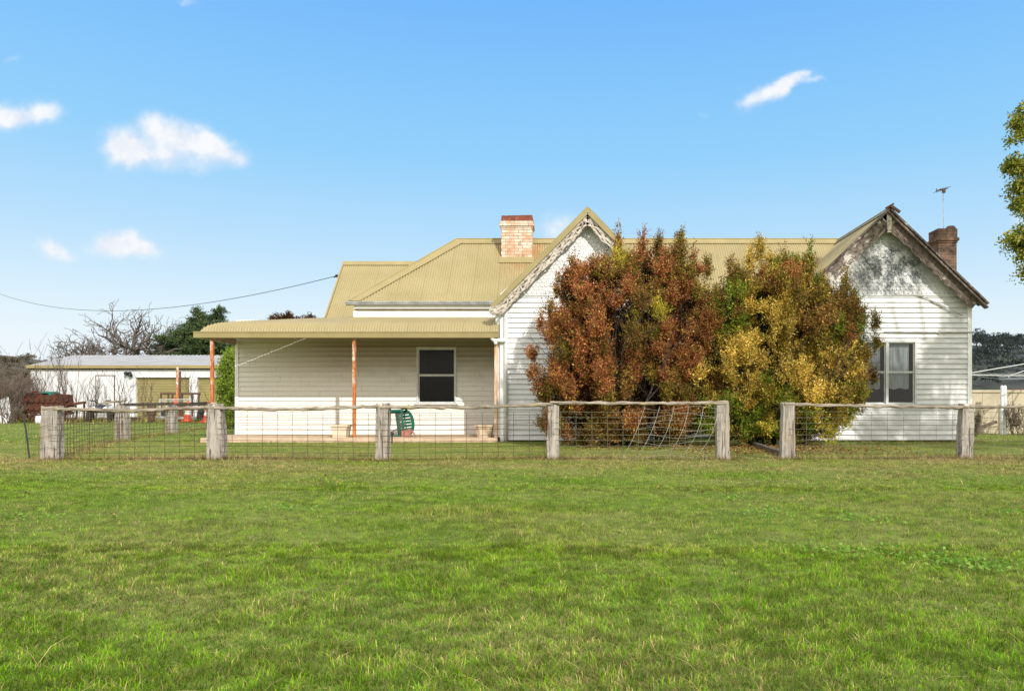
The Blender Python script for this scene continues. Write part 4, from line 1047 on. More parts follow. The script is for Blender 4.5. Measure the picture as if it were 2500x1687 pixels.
    # sleeper lying in the gateway
    mb = MB(); a = W(1832,1086,19.0); b = W(1908,1112,14.9)
    mb.beam((a[0], 19.0, G(a[0],19.0)+.06), (b[0], 14.75, G(b[0],14.75)+.05), .12, .11)
    o = mb.build('timber_sleeper', M['plank'], None, bevel=.01); tag(o, 'dark old timber sleeper lying on the ground in the gateway', 'timber')
M['loosewire'] = simple('pale_bent_wire', (.36,.33,.27), (.24,.22,.17), 20, rough=.6, bump=0)
M['railend'] = simple('pale_cut_wood', (.66,.58,.50), (.55,.47,.40), 9)
M['picket'] = simple('dark_green_picket', (.035,.06,.045), (.03,.04,.03), 9)
fences()

# ------------------------------------------------------------------ things on the verandah
def pot(px0, px1, py0, py1, D, mat, label, seed):
    x0, x1 = WX(px0, D), WX(px1, D); cx = (x0+x1)/2; w = (x1-x0)/2; z0 = .117; h = WZ(py0, D)-z0
    t = thing('planter_pot', label, 'planter', (cx, D, z0), 'square tapered planters on the verandah edge')
    mb = MB()
    def ring(r, z): return [(cx-r, D-r, z), (cx+r, D-r, z), (cx+r, D+r, z), (cx-r, D+r, z)]
    R = [(w*.72,z0),(w*.88,z0+h*.84),(w*1.0,z0+h*.86),(w*1.0,z0+h),(w*.88,z0+h),(w*.84,z0+h*.8)]
    rg = [ring(*q) for q in R]
    for a, b in zip(rg, rg[1:]):
        for j in range(4): mb.quad(a[j], a[(j+1)%4], b[(j+1)%4], b[j])
    mb.build('pot_body', M[mat], t, bevel=.008)
    mb = MB(); mb.poly(ring(w*.85, z0+h*.82)); mb.build('soil', M['soil'], t)
pot(811, 855, 1037, 1072, 21.25, 'cream_pot', 'cream tapered planter beside the middle rusty verandah post', 1)
pot(1161, 1206, 1037, 1072, 21.25, 'brown_pot', 'brown stained planter near the white downpipe', 2)

def chair():
    t = thing('plastic_chair', 'green plastic garden chair tipped on its side on the verandah', 'chair', (WX(968,21.6), 21.75, .46)); t['_rot'] = 1
    W2 = .29
    mb = MB()   # seat: rim with slats
    mb.box(-W2, W2, -.26, -.20, .40, .435); mb.box(-W2, -W2+.05, -.20, .22, .405, .43); mb.box(W2-.05, W2, -.20, .22, .405, .43); mb.box(-W2+.05, W2-.05, .16, .22, .405, .43)
    for i in range(7):
        x = -W2+.06+i*.07; mb.box(x, x+.05, -.20, .16, .41, .425)
    mb.build('seat', M['green_plastic'], t, bevel=.008)
    mb = MB()   # backrest: arched rim with vertical slats
    def by(z): return .22 + (z-.43)*.22
    N = 16; outer = []; inner = []
    for i in range(N+1):
        a = pi*i/N; outer.append((W2*1.02*cos(a), .70+.17*sin(a))); inner.append((W2*.80*cos(a), .70+.10*sin(a)))
    o2 = [(W2*1.0, .43)] + outer + [(-W2*1.0, .43)]; i2 = [(W2*.80, .50)] + inner + [(-W2*.80, .50)]
    for k in range(len(o2)-1):
        a, b, c, d = o2[k], o2[k+1], i2[k+1], i2[k]
        P = lambda q, e: (q[0], by(q[1])+e, q[1])
        mb.quad(P(a,0), P(b,0), P(c,0), P(d,0)); mb.quad(P(a,.025), P(d,.025), P(c,.025), P(b,.025)); mb.quad(P(a,0), P(a,.025), P(b,.025), P(b,0)); mb.quad(P(d,0), P(c,0), P(c,.025), P(d,.025))
    mb.box(-W2*.98, W2*.98, by(.46), by(.46)+.025, .43, .50)
    for i in range(7):
        x = -W2*.76 + i*W2*.76*2/6.0; zt = .70+.10*sqrt(max(0, 1-(x/(W2*.82))**2))
        mb.beam((x, by(.5)+.012, .5), (x, by(zt)+.012, zt+.005), .055, .018, (0,1,0))
    mb.box(-W2*.8, W2*.8, by(.64)-.002, by(.64)+.018, .63, .65)
    mb.build('backrest', M['green_plastic'], t)
    for s in (-1, 1):
        mb = MB(); mb.tube([(s*W2, .27, .70), (s*(W2+.06), .12, .66), (s*(W2+.075), -.12, .64), (s*(W2+.06), -.25, .60), (s*(W2+.02), -.27, .42)], [.03,.032,.034,.034,.028], 8); mb.build('armrest', M['green_plastic'], t, True)
        for y, yb in ((-.24, -.29), (.19, .30)):
            mb = MB(); mb.beam((s*(W2-.01), y, .41), (s*(W2+.03), yb, 0.0), .055, .035); mb.beam((s*(W2-.035), y, .41), (s*(W2+.005), yb, 0.0), .012, .055); mb.build('leg', M['green_plastic'], t)
    del t['_rot']
    Rm = Matrix.Rotation(radians(-8), 4, 'Y') @ Matrix.Rotation(radians(30), 4, 'Z') @ Matrix.Rotation(radians(90), 4, 'Y') @ Matrix.Translation((0, 0, -.42))
    t.matrix_world = Matrix.Translation((WX(966,21.7), 21.75, .47)) @ Rm @ Matrix.Scale(1.26, 4)
    # pink broken stool under it
    t = thing('plastic_stool', 'faded pink plastic stool collapsed under the green chair', 'stool', (WX(1000,21.3), 21.3, .117)); t['_rot'] = 1
    mb = MB()
    for i in range(5): mb.box(-.24+i*.075, -.18+i*.075, -.2, .2, .0, .022)
    mb.box(-.25, .15, -.22, -.19, -.01, .03); mb.box(-.25, .15, .19, .22, -.01, .03); o = mb.build('seat', M['pink_plastic'], t); o.rotation_euler = (radians(38), radians(-14), 0); o.location = (-.08, 0, .14); t.scale = (.72, .72, .72)
    for a, b in (((-.3,-.1,.0),(-.22,.02,.22)), ((.10,-.12,.26),(-.06,-.22,.0)), ((.10,-.12,.26),(.26,-.02,.0)), ((.08,.1,.24),(.22,.2,.0))):
        mb = MB(); mb.beam(a, b, .05, .03); mb.build('leg', M['pink_plastic'], t, bevel=.005)
    del t['_rot']
    t = thing('garden_tap', 'black standpipe tap in the grass before the green chair', 'tap', (WX(957,20.3), 20.3, 0))
    x = WX(957, 20.3); mb = MB(); mb.tube([(x,20.3,-.1),(x,20.3,.20)], .02, 8); mb.build('pipe', M['dark'], t)
    mb = MB(); mb.tube([(x,20.3,.19),(x,20.3,.27)], .035, 8); mb.tube([(x-.09,20.3,.25),(x,20.3,.27),(x+.05,20.28,.24)], .022, 6); mb.tube([(x-.03,20.25,.30),(x+.04,20.34,.31)], .014, 6); mb.build('tap_head', M['dark'], t)
chair()

# ------------------------------------------------------------------ antenna, cable
def antenna():
    D = 23.0; x = WX(2283, D)
    t = thing('tv_antenna', 'thin tv antenna mast beside the dark brick chimney', 'antenna', (x, D-.5, 6.05))
    mb = MB(); mb.tube([(x+.02, D-.5, 5.9), (x, D-.5, WZ(462, D-.5))], .011, 5); mb.build('mast', M['greysteel'], t)
    z = WZ(463, D-.5); mb = MB(); mb.tube([(x-.18, D-.5, z-.03), (x+.12, D-.5, z+.03)], .018, 5)
    for i in range(5): q = -.17+.07*i; mb.tube([(x+q, D-.75, z+q*.2), (x+q, D-.25, z+q*.2)], .007, 4)
    mb.box(x-.02, x+.06, D-.53, D-.47, z-.10, z); mb.tube([(x-.2, D-.5, z-.09), (x-.2, D-.5, z+.03)], .012, 4)
    mb.build('aerial_head', M['brownsteel'], t)
antenna()
def powerline():
    A = np.array([-8.43, 27.0]); B = np.array([-50.0, 62.0]); s = np.linspace(0, .9, 40)
    P = A[None] + (B-A)[None]*s[:,None]; px = VX+F*P[:,0]/P[:,1]
    py = np.interp(px, [-60,0,120,250,340,430,540,640,740,820], [703,720,744,760,760,755,740,719,696,671]); z = EYE+(HY-py)/F*P[:,1]
    ok = (px > -40); c = np.polyfit(s[ok], z[ok], 2, w=np.where(s[ok] < .05, 6, 1)); zz = np.polyval(c, s)
    t = thing('power_cable', 'sagging black overhead cable running from the house roof to the left', 'cable', (-8.43, 27, 5))
    mb = MB(); mb.tube([(a[0], a[1], b) for a, b in zip(P, zz)], .012, 5); mb.build('cable_span', M['cable'], t)
    mb = MB(); x, y, z0 = P[0][0], P[0][1], zz[0]; mb.lathe([(0,.05),(.05,.04),(.06,0),(.03,-.05),(0,-.06)], (x, y, z0), 10); mb.tube([(x-.12, y+.08, z0-.03), (x, y, z0)], .028, 6); mb.build('insulator', M['dark'], t)
    mb = MB(); mb.tube([(x, y, z0), (x+.26, y+.0, z0+.02)], .012, 5); mb.build('bracket', M['dark'], t)
powerline()

# ------------------------------------------------------------------ shed and yard on the left
def shed():
    Y = 43.0; x0, x1 = -30.8, -11.0; g = G(-25, Y); Yr = 46.8; ze, zr = 3.27, 4.11
    t = thing('long_shed', 'long white metal shed with grey roof and olive roller doors', 'shed', (-22, Y, g))
    d1 = (WX(331,Y), WX(464,Y)); d2 = (WX(481,Y), WX(622,Y)); zd = WZ(919, Y); zt = 3.15
    mb = MB()
    def ribbed(a, b, z0, z1):   # vertical ribbed cladding
        n = max(2, int((b-a)/.19)); 
        for i in range(n):
            u, v = a+(b-a)*i/n, a+(b-a)*(i+1)/n; w = v-u
            for (c0, c1, y0, y1) in ((u, u+w*.7, Y, Y), (u+w*.7, u+w*.78, Y, Y-.025), (u+w*.78, u+w*.92, Y-.025, Y-.025), (u+w*.92, v, Y-.025, Y)):
                mb.quad((c0,y0,z0),(c1,y1,z0),(c1,y1,z1),(c0,y0,z1))
    ribbed(x0, d1[0], g-.2, zt); ribbed(d1[0], d1[1], zd, zt); ribbed(d1[1], d2[0], g-.2, zt); ribbed(d2[0], d2[1], zd, zt); ribbed(d2[1], x1, g-.2, zt)
    mb.poly([(x0, Y, g-.2), (x0, Y, zt), (x0, Yr, zr-.1), (x0, 2*Yr-Y, zt), (x0, 2*Yr-Y, g-.2)])
    mb.quad((x0, 2*Yr-Y, g-.2), (x1, 2*Yr-Y, g-.2), (x1, 2*Yr-Y, zt), (x0, 2*Yr-Y, zt))
    mb.build('wall', M['shedwall'], t)
    mb = MB(); sl = (zr-ze)/(Yr-Y+.12); nv = (0, -sl, 1)
    corr(mb, x0-.12, x1, lambda x: [(x, Y-.12, ze), (x, Yr, zr)], nv, .25, .018, 6)
    mb.quad((x0-.12, Yr, zr), (x1, Yr, zr), (x1, 2*Yr-Y+.1, ze), (x0-.12, 2*Yr-Y+.1, ze)); mb.build('roof', M['shedroof'], t)
    mb = MB(); mb.box(x0-.15, x1, Y-.24, Y-.12, ze-.17, ze+.01); mb.build('gutter', M['cap'], t, bevel=.01)
    mb = MB(); mb.box(x0-.1, x1, Y-.11, Y-.02, zt-.1, zt-.0); mb.build('painted_eave_shadow', M['brownsteel'], t)  # dark strip standing in for the shade beneath the eave
    for a, b in (d1, d2):
        mb = MB(); n = 28
        for i in range(n):
            c, d = g-.1+(zd-g+.1)*i/n, g-.1+(zd-g+.1)*(i+1)/n; h = d-c
            mb.quad((a,Y+.16,c),(b,Y+.16,c),(b,Y+.13,c+h*.35),(a,Y+.13,c+h*.35)); mb.quad((a,Y+.13,c+h*.35),(b,Y+.13,c+h*.35),(b,Y+.13,c+h*.7),(a,Y+.13,c+h*.7)); mb.quad((a,Y+.13,c+h*.7),(b,Y+.13,c+h*.7),(b,Y+.16,d),(a,Y+.16,d))
        mb.build('roller_door', M['roller'], t)
        mb = MB(); mb.box(a-.05, a+.02, Y-.03, Y+.2, g-.2, zd); mb.box(b-.02, b+.05, Y-.03, Y+.2, g-.2, zd); mb.box(a, b, Y-.03, Y+.2, zd-.06, zd+.02); mb.build('door_frame', M['shedwall'], t)
    a, b, zt2 = WX(236,Y), WX(279,Y), WZ(918,Y)
    mb = MB(); mb.box(a, b, Y-.035, Y-.02, g, zt2); o = mb.build('door', M['shedwall'], t)
    mb = MB(); mb.box(a-.05, a, Y-.04, Y-.0, g, zt2+.05); mb.box(b, b+.05, Y-.04, Y, g, zt2+.05); mb.box(a, b, Y-.04, Y, zt2, zt2+.05); mb.build('frame', M['brownsteel'], o)
    x, z = WX(318,Y), WZ(913,Y); mb = MB(); mb.box(x-.1, x+.1, Y-.12, Y-.03, z-.1, z+.12); mb.lathe([(0,-.1),(.09,-.08),(.10,.06),(.0,.06)], (x-.12, Y-.22, z+.02), 8, 0, Matrix.Rotation(radians(60), 3, 'X')); mb.lathe([(0,-.1),(.09,-.08),(.10,.06),(.0,.06)], (x+.14, Y-.22, z-.06), 8, 0, Matrix.Rotation(radians(60), 3, 'X')); mb.build('floodlight', M['dark'], t)
shed()
def yard():
    R = random.Random(5)
    # rusty seed drill
    D = 37.6; g = G(-26, D); s = D/F
    t = thing('rusty_seed_drill', 'rusty brown farm machine with hopper and drawbar left of the shed', 'farm machine', (WX(105,D), D, g))
    X = lambda px: WX(px, D); Z = lambda py: WZ(py, D)
    mb = MB(); mb.prism([(X(62),D,Z(958)),(X(98),D,Z(960)),(X(101),D,Z(966)),(X(126),D,Z(961)),(X(149),D,Z(963)),(X(153),D,Z(990)),(X(143),D,Z(1010)),(X(66),D,Z(1010)),(X(54),D,Z(985))], (0,.9,0)); 
    for k in range(16):
        px = R.uniform(56, 152); Mx = Matrix.Translation((X(px), D+R.uniform(-.08,.7), Z(R.uniform(957, 1000)))) @ Matrix.Rotation(R.uniform(-.8,.8), 4, 'Y') @ Matrix.Rotation(R.uniform(-.5,.5), 4, 'X')
        mb.box(-R.uniform(.06,.22), R.uniform(.06,.22), -.05, .06, -R.uniform(.03,.12), R.uniform(.03,.14), 0, Mx)
    mb.build('hopper', M['rust'], t, bevel=.02)
    mb = MB()
    for i in range(7):
        for j in range(2):
            mb.lathe([(0,-.03),(.10,-.03),(.13,.03),(0,.03)], (X(66+i*13), D-.03, Z(978+j*18)), 9, 0, Matrix.Rotation(pi/2, 3, 'X'))
    for i in range(9): mb.tube([(X(60+i*11), D-.1, Z(1008)), (X(57+i*11), D-.25, Z(1022)), (X(58+i*11), D-.2, g+.02)], .04, 5)
    mb.build('feed_cups', M['rust'], t)
    mb = MB(); mb.beam((X(38), D+.1, Z(1018)), (X(158), D+.1, Z(1012)), .12, .14); mb.beam((X(145), D+.3, Z(990)), (X(199), D+.3, Z(982)), .10, .12); mb.beam((X(196), D+.3, Z(980)), (X(196), D+.3, g), .07, .07)
    mb.beam((X(160), D+.3, Z(988)), (X(150), D+.3, Z(1015)), .08, .08); mb.beam((X(40), D-.1, Z(1016)), (X(56), D-.1, Z(985)), .06, .08); mb.build('frame', M['rust'], t)
    for px in (44, 158):
        mb = MB(); c = Vector((X(px), D+.45, g+.48)); mb.tube([c+Vector((0, .48*cos(a), .48*sin(a))) for a in [2*pi*i/20 for i in range(20)]], .045, 6, closed=True)
        for i in range(8): a = 2*pi*i/8; mb.tube([c, c+Vector((0, .47*cos(a), .47*sin(a)))], .015, 4)
        mb.lathe([(0,-.1),(.07,-.1),(.07,.1),(0,.1)], tuple(c), 8, 0, Matrix.Rotation(pi/2, 3, 'Y')); mb.build('wheel', M['rust'], t)
    mb = MB(); mb.box(X(98), X(127), D+.1, D+.5, Z(960), Z(956)); mb.box(X(120), X(126), D-.03, D+.1, Z(966), Z(956)); mb.build('tray', M['teal'], t)
    # bucket, white sheet
    D = 36.4; g = G(-26, D); mb = MB(); mb.lathe([(0,0),(.15,0),(.155,.03),(.12,.34),(.11,.36),(0,.36)], (WX(94,D), D, g), 16); o = mb.build('upturned_bucket', M['whitepanel'], None, True); tag(o, 'white upturned bucket on the grass before the rusty machine', 'bucket')
    D = 36.5; mb = MB(); mb.prism([W(-30,1035,D)[:1]+(D,G(-28,D)), (WX(18,D),D,G(-28,D)), (WX(22,D),D+.1,WZ(1008,D)), (WX(12,D),D+.2,WZ(968,D)), (WX(-30,D),D+.2,WZ(985,D))], (0,.03,0)); o = mb.build('metal_sheet', M['whitepanel'], None); tag(o, 'white metal sheet propped in the bare thicket at far left', 'sheet metal')
    # quad bike
    D = 38.4; x = WX(240, D); g = G(x, D); t = thing('quad_bike', 'blue and white quad bike with raised handlebars parked before the shed', 'quad bike', (x, D, g)); t['_rot'] = 1
    mb = MB(); mb.prism([(-.22,-.75,.45),(-.22,-.85,.62),(-.22,-.55,.80),(-.22,-.2,.78),(-.22,.1,.70),(-.22,.75,.74),(-.22,.85,.6),(-.22,.5,.45)], (.44,0,0)); mb.build('body', M['darkbody'], t, bevel=.05)
    for s_ in (-1, 1):
        mb = MB(); mb.prism([(s_*.22,-.95,.58),(s_*.22,-.75,.72),(s_*.22,-.35,.72),(s_*.22,-.2,.55),(s_*.22,-.3,.60),(s_*.22,-.75,.64)], (s_*.33,0,0)); mb.prism([(s_*.22,.25,.55),(s_*.22,.35,.72),(s_*.22,.85,.74),(s_*.22,1.0,.6),(s_*.22,.85,.66),(s_*.22,.4,.64)], (s_*.33,0,0)); mb.build('mudguard', M['bluebody'], t)
        mb = MB(); mb.lathe([(0,-.06),(.10,-.05),(.12,.02),(.09,.06),(0,.06)], (s_*.25, -.88, .64), 12, 0, Matrix.Rotation(radians(75), 3, 'X')); mb.build('headlight', M['lens'], t, True)
        for y in (-.6, .62):
            mb = MB(); mb.lathe([(.12,-.11),(.22,-.12),(.29,-.09),(.30,0),(.29,.09),(.22,.12),(.12,.11)], (s_*.45, y, .30), 16, 0, Matrix.Rotation(pi/2, 3, 'Y')); w = mb.build('wheel', M['tyre'], t, True); w['_rot'] = 1
            mb = MB(); mb.lathe([(0,-.06),(.13,-.07),(.13,.07),(0,.06)], (s_*.45, y, .30), 12, 0, Matrix.Rotation(pi/2, 3, 'Y')); mb.build('rim', M['steel'], w); del w['_rot']
    mb = MB(); mb.tube([(-.46,-.18,1.08),(-.26,-.22,1.06),(-.08,-.32,.92),(.08,-.32,.92),(.26,-.22,1.06),(.46,-.18,1.08)], .036, 6); mb.tube([(0,-.32,.92),(0,-.42,.7)], .03, 6); mb.tube([(-.46,-.18,1.08),(-.33,-.19,1.075)], .035, 6); mb.tube([(.46,-.18,1.08),(.33,-.19,1.075)], .035, 6); mb.build('handlebar', M['dark'], t)
    mb = MB(); mb.prism([(-.17,-.1,.80),(-.17,.1,.83),(-.17,.7,.85),(-.17,.75,.78),(-.17,-.1,.74)], (.34,0,0)); mb.build('seat', M['dark'], t, bevel=.03)
    mb = MB()
    for i in range(5): mb.tube([(-.4+.2*i,.55,.82),(-.4+.2*i,1.15,.86)], .014, 5)
    mb.tube([(-.42,.55,.82),(.42,.55,.82)], .014, 5); mb.tube([(-.42,1.15,.86),(.42,1.15,.86)], .014, 5); mb.build('rack', M['dark'], t)
    del t['_rot']; t.rotation_euler = (0, 0, radians(28)); t.location = (x, D+.2, g)
    mb = MB(); q = WX(285, D-.2); mb.beam((WX(255,D), D-.3, g+.93), (WX(312,D), D-.1, g+1.10), .30, .05); mb.beam((WX(262,D), D-.3, g+.98), (WX(300,D), D-.1, g+1.05), .12, .10); mb.beam((WX(270,D), D-.3, g+.1), (WX(270,D), D-.3, g+.93), .06, .06); mb.beam((WX(308,D), D-.15, g), (WX(308,D), D-.15, g+1.06), .06, .06); o = mb.build('plank_bench', M['rail'], None); tag(o, 'old grey planks stacked on a low bench beside the quad bike', 'bench')
    # tyre
    D = 39.0; mb = MB(); mb.lathe([(.17,.0),(.28,.0),(.34,.05),(.34,.17),(.28,.22),(.17,.22),(.20,.11),(.17,0)], (WX(326,D), D, G(-22,D)), 20); o = mb.build('old_tyre', M['tyre'], None, True); tag(o, 'black tyre lying flat before the first roller door', 'tyre')
    # trailer
    D = 38.0; g = G(-20, D); X = lambda px, d=D: WX(px, d)
    t = thing('box_trailer', 'rusty box trailer frame with upright rails before the roller doors', 'trailer', (X(430), D+.7, g))
    mb = MB(); mb.box(X(384), X(467), D, D+1.5, WZ(1021,D)-.05, WZ(1018,D)+.0); mb.beam((X(384), D-.02, WZ(1019,D)), (X(468), D-.02, WZ(1020,D)), .05, .12); mb.build('bed', M['greysteel'], t)
    mb = MB(); zt = WZ(975, D); zb = WZ(1019, D)
    mb.beam((X(389), D, zt), (X(467), D, zt), .06, .06); mb.beam((X(391), D, zb), (X(391), D, zt), .06, .07); mb.beam((X(465), D, zb), (X(465), D, zt), .06, .07); mb.beam((X(389), D, zt-.10), (X(467), D, zt-.10), .03, .03); mb.build('front_rail', M['greysteel'], t)
    mb = MB(); d = D+1.5; zt = WZ(961, d)
    mb.beam((X(392,d), d, zt), (X(489,d), d, zt+.0), .06, .10)
    for px in (393, 411, 421, 445, 469, 485): mb.beam((X(px,d), d, zb), (X(px,d), d, zt), .07, .07)
    mb.beam((X(392,d), d, WZ(985,d)), (X(470,d), d, WZ(984,d)), .05, .06); mb.build('rear_rail', M['brownsteel'], t)
    for px in (383, 474):
        mb = MB(); c = (X(px), D+.75, g+.32); mb.lathe([(.17,-.1),(.27,-.1),(.32,-.06),(.32,.06),(.27,.1),(.17,.1)], c, 18, 0, Matrix.Rotation(pi/2, 3, 'Y')); w = mb.build('wheel', M['tyre'], t, True)
        mb = MB(); mb.lathe([(0,-.05),(.18,-.06),(.18,.06),(0,.05)], c, 12, 0, Matrix.Rotation(pi/2, 3, 'Y')); mb.build('rim', M['rust'], w)
    mb = MB(); mb.beam((X(455), D-.1, WZ(986,D)), (X(512), D-.2, WZ(984,D)), .07, .12); mb.build('drawbar', M['dark'], t)
    mb = MB(); mb.lathe([(0,0),(.20,0),(.21,.02),(.19,.3),(.21,.58),(.20,.6),(0,.6)], (X(381), D-.4, g+.35), 14); mb.lathe([(.0,0),(.16,0),(.16,.36),(0,.36)], (X(381), D-.4, g), 8); o = mb.build('rusty_drum', M['brownsteel'], None, True); tag(o, 'small dark drum at the left end of the trailer', 'drum')
    # standing pipe
    D = 39.2; g = G(-20, D); t = thing('steel_post', 'tall pair of thin rusty pipes standing behind the trailer', 'post', (WX(432,D), D, g)); mb = MB(); mb.tube([(WX(432,D), D, g), (WX(433,D), D, WZ(896,D))], .06, 8); mb.build('pipe', M['rustpost'], t)
    mb = MB(); mb.tube([(WX(437,D), D+.1, g), (WX(437,D), D+.1, WZ(907,D))], .055, 8); mb.build('pipe', M['brownsteel'], t)
    # cones
    def cone(loc, lean, label, h=1.0):
        t = thing('traffic_cone', label, 'traffic cone', loc, 'orange traffic cones by the trailer'); t['_rot'] = 1
        mb = MB(); mb.box(-.21*h, .21*h, -.21*h, .21*h, 0, .05*h); mb.lathe([(.17*h,.05*h),(.145*h,.2*h),(.125*h,.33*h)], n=18); mb.lathe([(.095*h,.52*h),(.07*h,.66*h),(.035*h,.94*h),(.025*h,.96*h),(0,.96*h)], n=18); mb.build('cone_body', M['orange'], t, False)
        mb = MB(); mb.lathe([(.127*h,.33*h),(.097*h,.52*h)], n=18); mb.build('reflective_band', M['refl'], t); del t['_rot']; t.rotation_euler = (0, lean, 0)
    D = 37.4; cone((WX(457,D), D, G(-19,D)+.05), radians(3), 'upright orange cone standing against the front of the trailer', 1.06)
    D = 36.6; cone((WX(503,D), D, G(-18,D)+.02), radians(6), 'leaning orange cone nearest the rusty verandah post', 1.08)
    D = 38.9; cone((WX(427,D), D, WZ(1018,D)), 0, 'orange cone standing on the trailer bed among its rails', 1.06)
yard()

# ------------------------------------------------------------------ bare saplings and trees
def bare_shrub(name, label, cat, x, y, h, n, spread, seed, kids=(3,3,2), mat='bark_twig', r=.028, maxd=3, group=None, upright=.18):
    rr = random.Random(seed); g = G(x, y); t = thing(name, label, cat, (x, y, g), group); mb = MB()
    for i in range(n):
        a = rr.uniform(0, 2*pi); q = rr.uniform(0, .18)*h*spread
        d = Vector((cos(a)*spread*rr.uniform(.1,.8), sin(a)*spread*rr.uniform(.1,.8), 1))
        tree_tubes(mb, (x+q*cos(a), y+q*sin(a), g-.05), d, h*rr.uniform(.38,.52), r*rr.uniform(.6,1.1), 0, rr, kids, .11, upright, .62, .55, .5, .0075, 5, maxd)
    mb.build('branches', M[mat], t)
    return t
def bare_things():
    gp = 'leafless saplings before the shed'
    for i, (px, D, top, n, sp, lab) in enumerate([
        (90, 40.5, 832, 3, .35, 'tallest leafless sapling rising above the left end of the shed roof'),
        (118, 40.8, 850, 2, .3, 'straight leafless sapling behind the rusty machine'),
        (163, 40.6, 862, 6, .62, 'wide bushy leafless sapling right of the rusty machine'),
        (216, 40.5, 902, 2, .3, 'thin leafless sapling left of the shed door'),
        (238, 40.8, 905, 2, .3, 'thin leafless sapling at the edge of the shed door'),
        (286, 39.3, 892, 5, .55, 'bushy leafless sapling between shed door and roller door'),
        (352, 41.0, 905, 3, .5, 'faint leafless sapling before the first roller door'),
        (470, 41.0, 890, 2, .4, 'faint leafless sapling between the two roller doors')]):
        x = WX(px, D); bare_shrub('bare_sapling', lab, 'sapling', x, D, WZ(top, D)-G(x, D), n, sp, 40+i, (4,3,2), 'bark_twig', .030, 3, gp)
    for i, (px, D, top, n, lab) in enumerate([(-8, 36.5, 872, 16, 'dense tangle of bare twigs at the very left edge'), (22, 38.0, 885, 16, 'bare brown thicket bush behind the white metal sheet'),
                                    (40, 41.5, 893, 12, 'bare brown thicket bush left of the rusty machine'), (68, 41.8, 905, 9, 'bare brown thicket bush touching the shed corner'), (24, 35.6, 975, 10, 'low bare brown bush in front of the left thicket')]):
        x = WX(px, D); bare_shrub('bare_bush', lab, 'bush', x, D, WZ(top, D)-G(x, D), n, .8, 70+i, (4,3,3), 'bark_twig', .026, 3, 'bare bushes in the left thicket', .06)
    # big leafless trees behind the shed
    def big(name, label, x, y, h, seed, lean, r):
        rr = random.Random(seed); g = G(x, y); t = thing(name, label, 'tree', (x, y, g)); mb = MB()
        pts = [Vector((x, y, g-.2)), Vector((x+lean*.35, y, g+h*.18)), Vector((x+lean*.8, y, g+h*.34))]
        mb.tube(pts, [r*1.25, r, r*.85], 9, cap=False); mb.build('trunk', M['bark_grey'], t)
        mb = MB()
        for k in range(6):
            a = 2*pi*k/6+rr.uniform(-.4,.4)
            tree_tubes(mb, pts[1+(k > 1)] if k > 1 else pts[1].lerp(pts[2], rr.random()), Vector((cos(a)*.9+lean*.25, sin(a)*.7, .75)), h*.30, r*.62, 1, rr, (4,4,4,3,3,3), .30, .07, .72, .62, .85, .013, 4, 5)
        mb.build('crown', M['bark_grey'], t)
    big('bare_tree', 'large gnarled leafless tree behind the shed beside the conifer', WX(322,58), 58.0, 8.6, 9, .3, .34)
    big('bare_tree', 'leaning leafless tree behind the left part of the shed roof', WX(262,56), 56.0, 6.9, 12, -1.6, .26)
    # conifer
    R = np.random.default_rng(33); D = 60.0
    t = thing('conifer_tree', 'dark green layered conifer rising behind the shed', 'tree', (WX(480,D), D, G(-30,D)))
    BL = []
    for (px, py, rx, ry) in ((482,757,9,9),(487,768,22,7),(470,780,28,8),(505,776,20,7),(524,764,14,6),(540,758,20,5),(522,775,26,8),(480,795,45,9),(530,792,42,9),(450,812,45,9),(500,812,60,10),(560,812,50,10),(415,828,40,9),
                             (470,832,60,10),(540,832,70,10),(395,846,36,9),(450,850,60,10),(520,852,70,10),(590,850,60,12),(420,868,60,10),(500,870,80,12),(480,890,90,14),(560,880,90,14)):
        s = D/F; BL.append((WX(px,D), D+R.uniform(-.8,.8), WZ(py,D), rx*s, rx*s*.8, ry*s, 1))
    c, ax, L, Wd, sp, si, e = sprays(BL, 3600, R, (.5,1.1), 22, .05, 1.0, (.14,.24), (.28,.4), .35, .3, .7, .05, .18)
    colr = pick(R, [lin(62,84,54), lin(84,104,62), lin(44,62,42), lin(110,120,72)], len(c))*R.uniform(.7,1.2,len(c))[:,None]
    np_mesh('crown', leaves_from(c, ax, L, Wd, R), 4, colr, M['needle'], t, [(0,1,2),(0,2,3)])
    mb = MB(); x = WX(482,D); mb.tube([(x,D,G(x,D)-.2),(x,D,4.5),(x+.05,D,8.5)], [.4,.28,.05], 9)
    for k in range(26):
        a = R.uniform(0,2*pi); z = R.uniform(2.2,8); l = (9-z)*.42+.4; mb.tube([(x,D,z),(x+l*.5*cos(a),D+l*.5*sin(a),z+.12),(x+l*cos(a),D+l*sin(a),z-.05)], [.07,.05,.02], 5, cap=False)
    mb.build('trunk', M['bark_dark'], t)
    # green bush and red shrub behind the verandah room
    D = 30.0; t = thing('green_bush', 'bright green leafy bush against the left end of the house', 'bush', (WX(570,D), D, G(-13,D)))
    BL = [pxblob(560,930,26,48,D,.9), pxblob(575,890,22,34,D,.8), pxblob(600,940,40,80,D,.9), pxblob(548,960,16,36,D,.6), pxblob(545,905,12,26,D,.4), pxblob(560,1010,26,40,D,.8), pxblob(568,862,10,14,D,.3,2), pxblob(552,872,7,14,D,.3,2)]
    c, ax, L, Wd, sp, si, e = sprays(BL, 1500, R, (.3,.6), 16, .3, .9, (.06,.10), (.5,.65), .5, .4)
    colr = pick(R, [lin(124,152,50), lin(150,172,60), lin(90,120,42), lin(176,184,84)], len(c))*R.uniform(.7,1.2,len(c))[:,None]
    np_mesh('foliage', leaves_from(c, ax, L, Wd, R), 4, colr, M['leaf'], t, [(0,1,2),(0,2,3)])
    mb = MB(); rr = random.Random(8)
